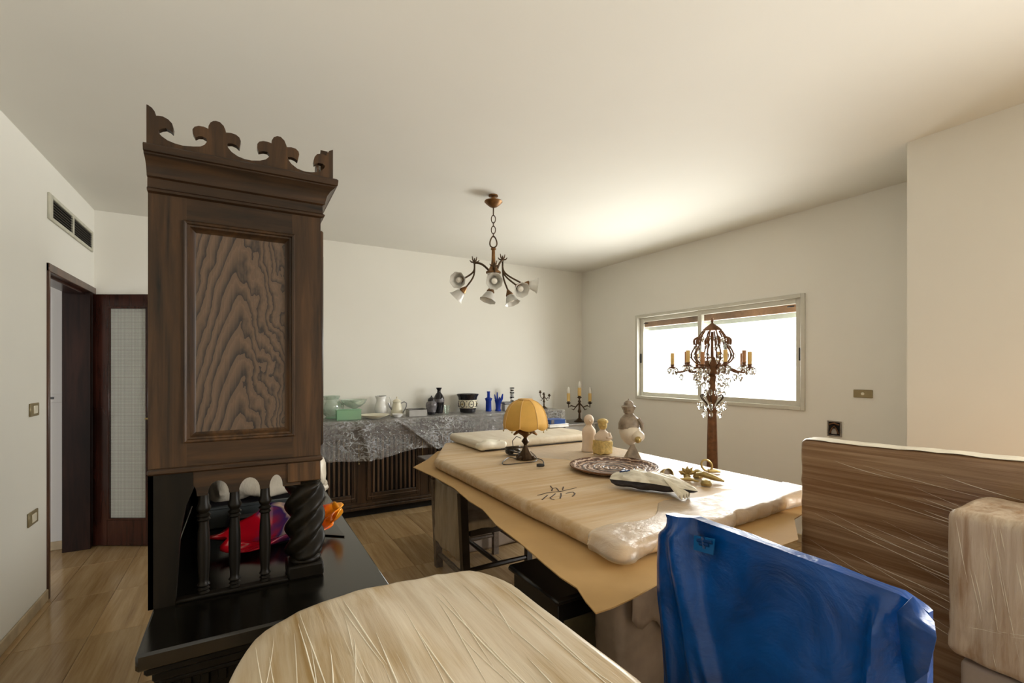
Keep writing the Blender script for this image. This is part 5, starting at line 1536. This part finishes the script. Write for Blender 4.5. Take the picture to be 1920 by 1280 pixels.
# beige wrapped box standing on a grey paper box
BX0, BX1, BY0, BY1, BZ0, BZ1 = 1.955, 2.27, -.15, .60, .565, 1.035
lowbox = MB().soft((1.985, -.14, 0), (2.26, .575, BZ0 - .014), .015, .05, lump(.006, 6, 3))
for v in lowbox.v: v.z = max(v.z, 0)
o = lowbox.build('paper_covered_box', 'grey_paper', origin=(2.12, .2, 0), smooth=40)
tag(o, 'grey paper covered box carrying the beige wrapped box', 'box')
def bed(p, n):
    c_ = 1 - 2.4 * abs(noise.noise(Vector((p.x * 6, p.y * 14 + p.z * 3, p.z * 1.4))))
    d_ = math.exp(-(((p.y - .52) / .13) ** 2 + ((p.z - .66) / .10) ** 2)) * math.sin(p.z * 190 + p.y * 35) * .0025
    return n * (.008 * nz(p, 4.5, 8) + .004 * c_ + d_)
m = MB().soft((BX0, BY0, BZ0), (BX1, BY1, BZ1), .035, .022, bed, 6)
for v in m.v: v.z = max(v.z, BZ0 - .004)
bg = m.build('wrapped_box', 'kraft_beige', origin=(2.1, .2, BZ0), smooth=50)
tag(bg, 'beige box in many layers of stretch film beside the blue panel', 'wrapped box')
BVG = BVHTree.FromPolygons([tuple(v) for v in m.v], m.f)
folds = MB(); rf_ = random.Random(21)
for k in range(34):
    y0 = rf_.uniform(.25, .58); z0 = rf_.uniform(.62, 1.02); Lh = rf_.uniform(.06, .28)
    hor = rf_.random() < .35
    pp = []
    for t_ in range(8):
        s_ = t_ / 7
        y, z = (y0 - Lh * s_, z0 + (.25 - .4 * rf_.random() * 0) * Lh * s_) if hor else (y0 - .16 * Lh * s_, z0 - Lh * s_)
        if not BZ0 + .02 < z < BZ1 - .02: continue
        h_ = BVG.ray_cast(Vector((1.5, y, z)), Vector((1, 0, 0)))
        if h_[0] is not None: pp.append(h_[0] - Vector((.0003, 0, 0)))
    if len(pp) > 3:
        w_ = rf_.uniform(.0005, .0011); n_ = len(pp) - 1
        folds.tube(pp, [w_ * math.sin(PI * (.06 + .88 * i / n_)) for i in range(n_ + 1)], 5)
fo = folds.build('film_folds', 'foam', bg); fo['kind'] = 'stuff'

# ================================================================== CEILING LIGHT
P = Vector((1.675, 3.189, H))
k_ = 3.6 / F_PX
cl = thing('pendant_chandelier', P, 'bronze chandelier with bell-shaped frosted glass shades hanging on a chain', 'chandelier')
MB().lathe([(.035, 0), (.036, -.010), (.014, -.014), (.012, -.03), (.030, -.034), (.068, -.046), (.070, -.052), (.052, -.070), (.030, -.088), (.012, -.096)], P, 24).build('canopy', 'bronze', cl)
z = -.094
MB().tube([P + Vector((0, 0, -.09)), P + Vector((0, 0, -.16))], .005, 8).build('rod', 'bronze_dark', cl)
def link(zc, a, b, r, ang=0):
    d = RIGHT if ang == 0 else FWD
    MB().tube([P + d * a * math.sin(q * PI / 10) + Vector((0, 0, zc + b * math.cos(q * PI / 10))) for q in range(21)], r, 6).build('chain_link', 'bronze_dark', cl)
link(-.185, .016, .030, .004); link(-.225, .008, .016, .0035, 1); link(-.268, .016, .030, .004); link(-.308, .008, .016, .0035, 1)
MB().tube([P + RIGHT * (.026 * math.sin(q * PI / 12) * (1 if abs(q - 12) < 12 else 1)) * (1 - .35 * math.cos(q * PI / 12)) + Vector((0, 0, -.360 + .044 * math.cos(q * PI / 12))) for q in range(25)], .0055, 8).build('hook_ring', 'bronze_dark', cl)
MB().lathe([(.010, -.405), (.020, -.410), (.020, -.420), (.013, -.425), (.015, -.50), (.018, -.53), (.032, -.565), (.046, -.585), (.058, -.592), (.058, -.602), (.048, -.606)], P, 24).build('stem', 'bronze', cl)
MB().lathe([(.048, -.604), (.046, -.615), (.036, -.66), (.020, -.672), (0, -.676)], P, 24).build('lower_bowl', 'frost', cl)
bell = [(.016, 0), (.022, .006), (.034, .020), (.043, .042), (.050, .064), (.062, .078)]
def pend(px, py, dep, dirv):
    """shade whose mouth centre appears near (px, py), dep metres behind the stem"""
    c0 = P + RIGHT * ((px - 925) * k_) + FWD * dep + Vector((0, 0, 0))
    c0.z = CAM_H + (HOR - py) / F_PX * (3.6 + dep)
    d = Vector(dirv).normalized()
    rotm = d.to_track_quat('Z', 'Y').to_matrix()
    cup = MB().lathe([(0, -.040), (.010, -.038), (.014, -.028), (.026, -.006), (.030, .004), (.022, .010)], c0, 14, mat=rotm).build('cup', 'bronze', cl)
    shd = MB().lathe(hollow(bell, .003), c0, 24, lambda th, z_: 1 + (.05 * math.sin(8 * th) * max(0, (z_ - .05) / .028)), mat=rotm, cap=False).build('glass_shade', 'frost', cl)
    MB().lathe([(.012, .0), (.020, .02), (.025, .04), (.020, .058), (.0, .066)], c0, 14, mat=rotm).build('bulb', 'bulb', shd)
    return c0 - d * .038
def D(r, f, u):
    return RIGHT * r + FWD * f + Vector((0, 0, u))
groups = [
    # elbow px, shades
    ((890, 495, -.02), [((866, 524), -.06, D(-.25, -1, -.25)), ((868, 545), -.02, D(-.75, .1, -.75))]),
    ((928, 502, -.10), [((928, 526), -.14, D(.05, -1, -.25)), ((921, 546), -.10, D(-.3, -.25, -1))]),
    ((942, 490, .06), [((955, 552), .03, D(.35, -.25, -1)), ((972, 538), .00, D(.35, -.85, -.45)), ((990, 533), .08, D(.9, .05, -.1))]),
]
for (ex, ey, ed), shades in groups:
    el = P + RIGHT * ((ex - 925) * k_) + FWD * ed
    el.z = CAM_H + (HOR - ey) / F_PX * (3.6 + ed)
    d0 = (el - P); d0.z = 0; d0.normalize()
    st = P + d0 * .03 + Vector((0, 0, -.585))
    arm = MB().tube(smooth_path([st, st.lerp(el, .5) + Vector((0, 0, .030)), el + Vector((0, 0, .012)), el]), .0085, 8).build('arm', 'bronze_dark', cl)
    fin = MB().tube([el, el + Vector((0, 0, .045))], [.009, .004], 6)
    for (a, b) in ((-1, .03), (1, .03), (-.5, .06), (.5, .055)):
        fin.tube([el + Vector((0, 0, .012)), el + RIGHT * .026 * a + Vector((0, 0, b * .55)), el + RIGHT * .036 * a + Vector((0, 0, b))], [.006, .006, .003], 6)
    fin.build('leaf_finial', 'bronze_dark', arm)
    for (pp, dep, dv) in shades:
        end = pend(pp[0], pp[1], dep, dv)
        mid = Vector((el.x * .75 + end.x * .25, el.y * .75 + end.y * .25, el.z * .35 + end.z * .65))
        MB().tube(smooth_path([el, Vector((el.x, el.y, el.z * .6 + end.z * .4)), mid, end]), .0068, 8).build('branch', 'bronze_dark', arm)

# ================================================================== FLOOR CANDELABRUM in front of the window
FX, FY = 3.30, 2.463
Zf = FX * _s + FY * _c
def zpx(py): return CAM_H + (HOR - py) / F_PX * Zf
kf = Zf / F_PX
B0 = Vector((FX, FY, 0))
fc = thing('floor_candelabrum', B0, 'tall bronze floor candelabrum with electric candles and hanging crystals before the window', 'candelabrum')
MB().lathe([(.17, 0), (.175, .02), (.15, .04), (.09, .06), (.06, .10), (.050, .16)], B0, 32).build('foot', 'copper_rust', fc)
MB().lathe([(.050, .15), (.046, .40), (.040, zpx(850)), (.034, zpx(775)), (.034, zpx(772)), (.042, zpx(769)), (.042, zpx(765)), (.026, zpx(762))], B0, 24, lambda th, z_: 1 + .02 * math.cos(12 * th)).build('column', 'copper_rust', fc)
MB().lathe([(.022, zpx(763)), (.020, zpx(757)), (.034, zpx(752)), (.046, zpx(744)), (.040, zpx(738)), (.026, zpx(730)), (.028, zpx(712)), (.034, zpx(706)), (.024, zpx(702)), (.060, zpx(700)), (.078, zpx(691)), (.072, zpx(681)), (.04, zpx(674)), (.012, zpx(668)), (.010, zpx(640)), (.014, zpx(632)), (.010, zpx(622))], B0, 24).build('stem', 'copper_rust', fc)
MB().lathe([(.075, zpx(620)), (.070, zpx(617)), (.045, zpx(612)), (.010, zpx(606)), (.008, zpx(604)), (.013, zpx(602)), (.006, zpx(599)), (.009, zpx(597)), (0, zpx(595))], B0, 20).build('top_dome', 'copper_rust', fc)
NA = 10
drop = [(0, 0), (.005, .004), (.009, .012), (.007, .022), (.002, .034), (0, .036)]
cr_mesh = None
def crystal(pt, s=1.0, par=None):
    global cr_mesh
    if cr_mesh is None:
        o_ = MB().lathe([(r * 1.15, -z) for r, z in reversed(drop)], (0, 0, 0), 6).build('crystal', 'crystal', None, smooth=0)
        cr_mesh = o_.data
    else:
        o_ = bpy.data.objects.new('crystal', cr_mesh); C.objects.link(o_)
    o_.parent = fc
    o_.location = pt - wloc(fc)
    o_.scale = (s * 1.3, s * 1.3, s * 1.3)
rc = random.Random(5)
aview = math.atan2(RIGHT.y, RIGHT.x)
for k in range(NA):
    th = aview + PI * (.10 + 2 * k / NA)
    d = Vector((math.cos(th), math.sin(th), 0))
    R0 = .305 if k % 2 == 0 else .235
    ztop_c = zpx(688) if k % 2 == 0 else zpx(684)
    zb_ = zpx(690)
    pts_ = [B0 + d * .045 + Vector((0, 0, zb_)), B0 + d * .12 + Vector((0, 0, zb_ + .012)), B0 + d * (R0 - .07) + Vector((0, 0, zb_ - .035)), B0 + d * (R0 - .015) + Vector((0, 0, zb_ - .030)), B0 + d * R0 + Vector((0, 0, ztop_c - .006))]
    arm = MB().tube(smooth_path(pts_, 2), .0075, 8).build('arm', 'copper_rust', fc)
    e = B0 + d * R0 + Vector((0, 0, ztop_c))
    MB().lathe([(.006, -.012), (.030, -.004), (.034, .0), (.014, .003), (.013, .012), (.018, .018), (.012, .024)], e, 14).build('drip_pan', 'copper_rust', arm)
    cd_ = MB().lathe([(.014, .02), (.015, .03), (.013, .035), (.015, .042), (.015, .115)], e, 12).build('candle', 'candle' if k % 3 else 'candle_brown', fc)
    MB().lathe([(.007, .115), (.011, .128), (.009, .148), (.003, .166), (0, .17)], e, 10).build('bulb', 'glass', cd_)
    for q in range(5):
        a_ = 2 * PI * q / 5 + k
        crystal(e + Vector((.031 * math.cos(a_), .031 * math.sin(a_), -.006)), rc.uniform(.9, 1.35))
    crystal(pts_[2] + Vector((0, 0, -.01)), 1.3); crystal(pts_[1] + Vector((0, 0, -.01)), 1.2)
    for t_ in range(3):
        zz = zpx(705 + 12 * t_ + rc.uniform(-4, 4)); rr = .13 - .03 * t_ + rc.uniform(-.02, .02)
        crystal(B0 + d * rr + Vector((0, 0, zz)), rc.uniform(.9, 1.4))
    # scrolled rib of the cage
    rb = smooth_path([B0 + d * .070 + Vector((0, 0, zpx(620))), B0 + d * .105 + Vector((0, 0, zpx(632))), B0 + d * .115 + Vector((0, 0, zpx(645))), B0 + d * .145 + Vector((0, 0, zpx(655))), B0 + d * .165 + Vector((0, 0, zpx(668))), B0 + d * .13 + Vector((0, 0, zpx(680))), B0 + d * .06 + Vector((0, 0, zpx(688)))], 2)
    rbo = MB().tube(rb, .0062, 6).build('scroll_rib', 'copper_rust', fc)
    MB().tube(smooth_path([B0 + d * .105 + Vector((0, 0, zpx(632))), B0 + d * .14 + Vector((0, 0, zpx(636))), B0 + d * .135 + Vector((0, 0, zpx(646)))], 2), .0095, 6).build('curl', 'copper_rust', rbo)
    for (rr, py) in ((.095, 630), (.125, 643), (.16, 662), (.10, 668)):
        crystal(B0 + d * rr + Vector((0, 0, zpx(py))), rc.uniform(.8, 1.35))
for k in range(6):
    th = aview + PI * 2 * k / 6
    d = Vector((math.cos(th), math.sin(th), 0))
    MB().tube(smooth_path([B0 + d * .03 + Vector((0, 0, zpx(764))), B0 + d * .05 + Vector((0, 0, zpx(755))), B0 + d * .095 + Vector((0, 0, zpx(745))), B0 + d * .09 + Vector((0, 0, zpx(738))), B0 + d * .06 + Vector((0, 0, zpx(741)))], 2), .005, 6).build('hook_scroll', 'bronze_dark', fc)
    crystal(B0 + d * .105 + Vector((0, 0, zpx(752))), 1.5); crystal(B0 + d * .07 + Vector((0, 0, zpx(770))), 1.2); crystal(B0 + d * .055 + Vector((0, 0, zpx(757))), 1.3)
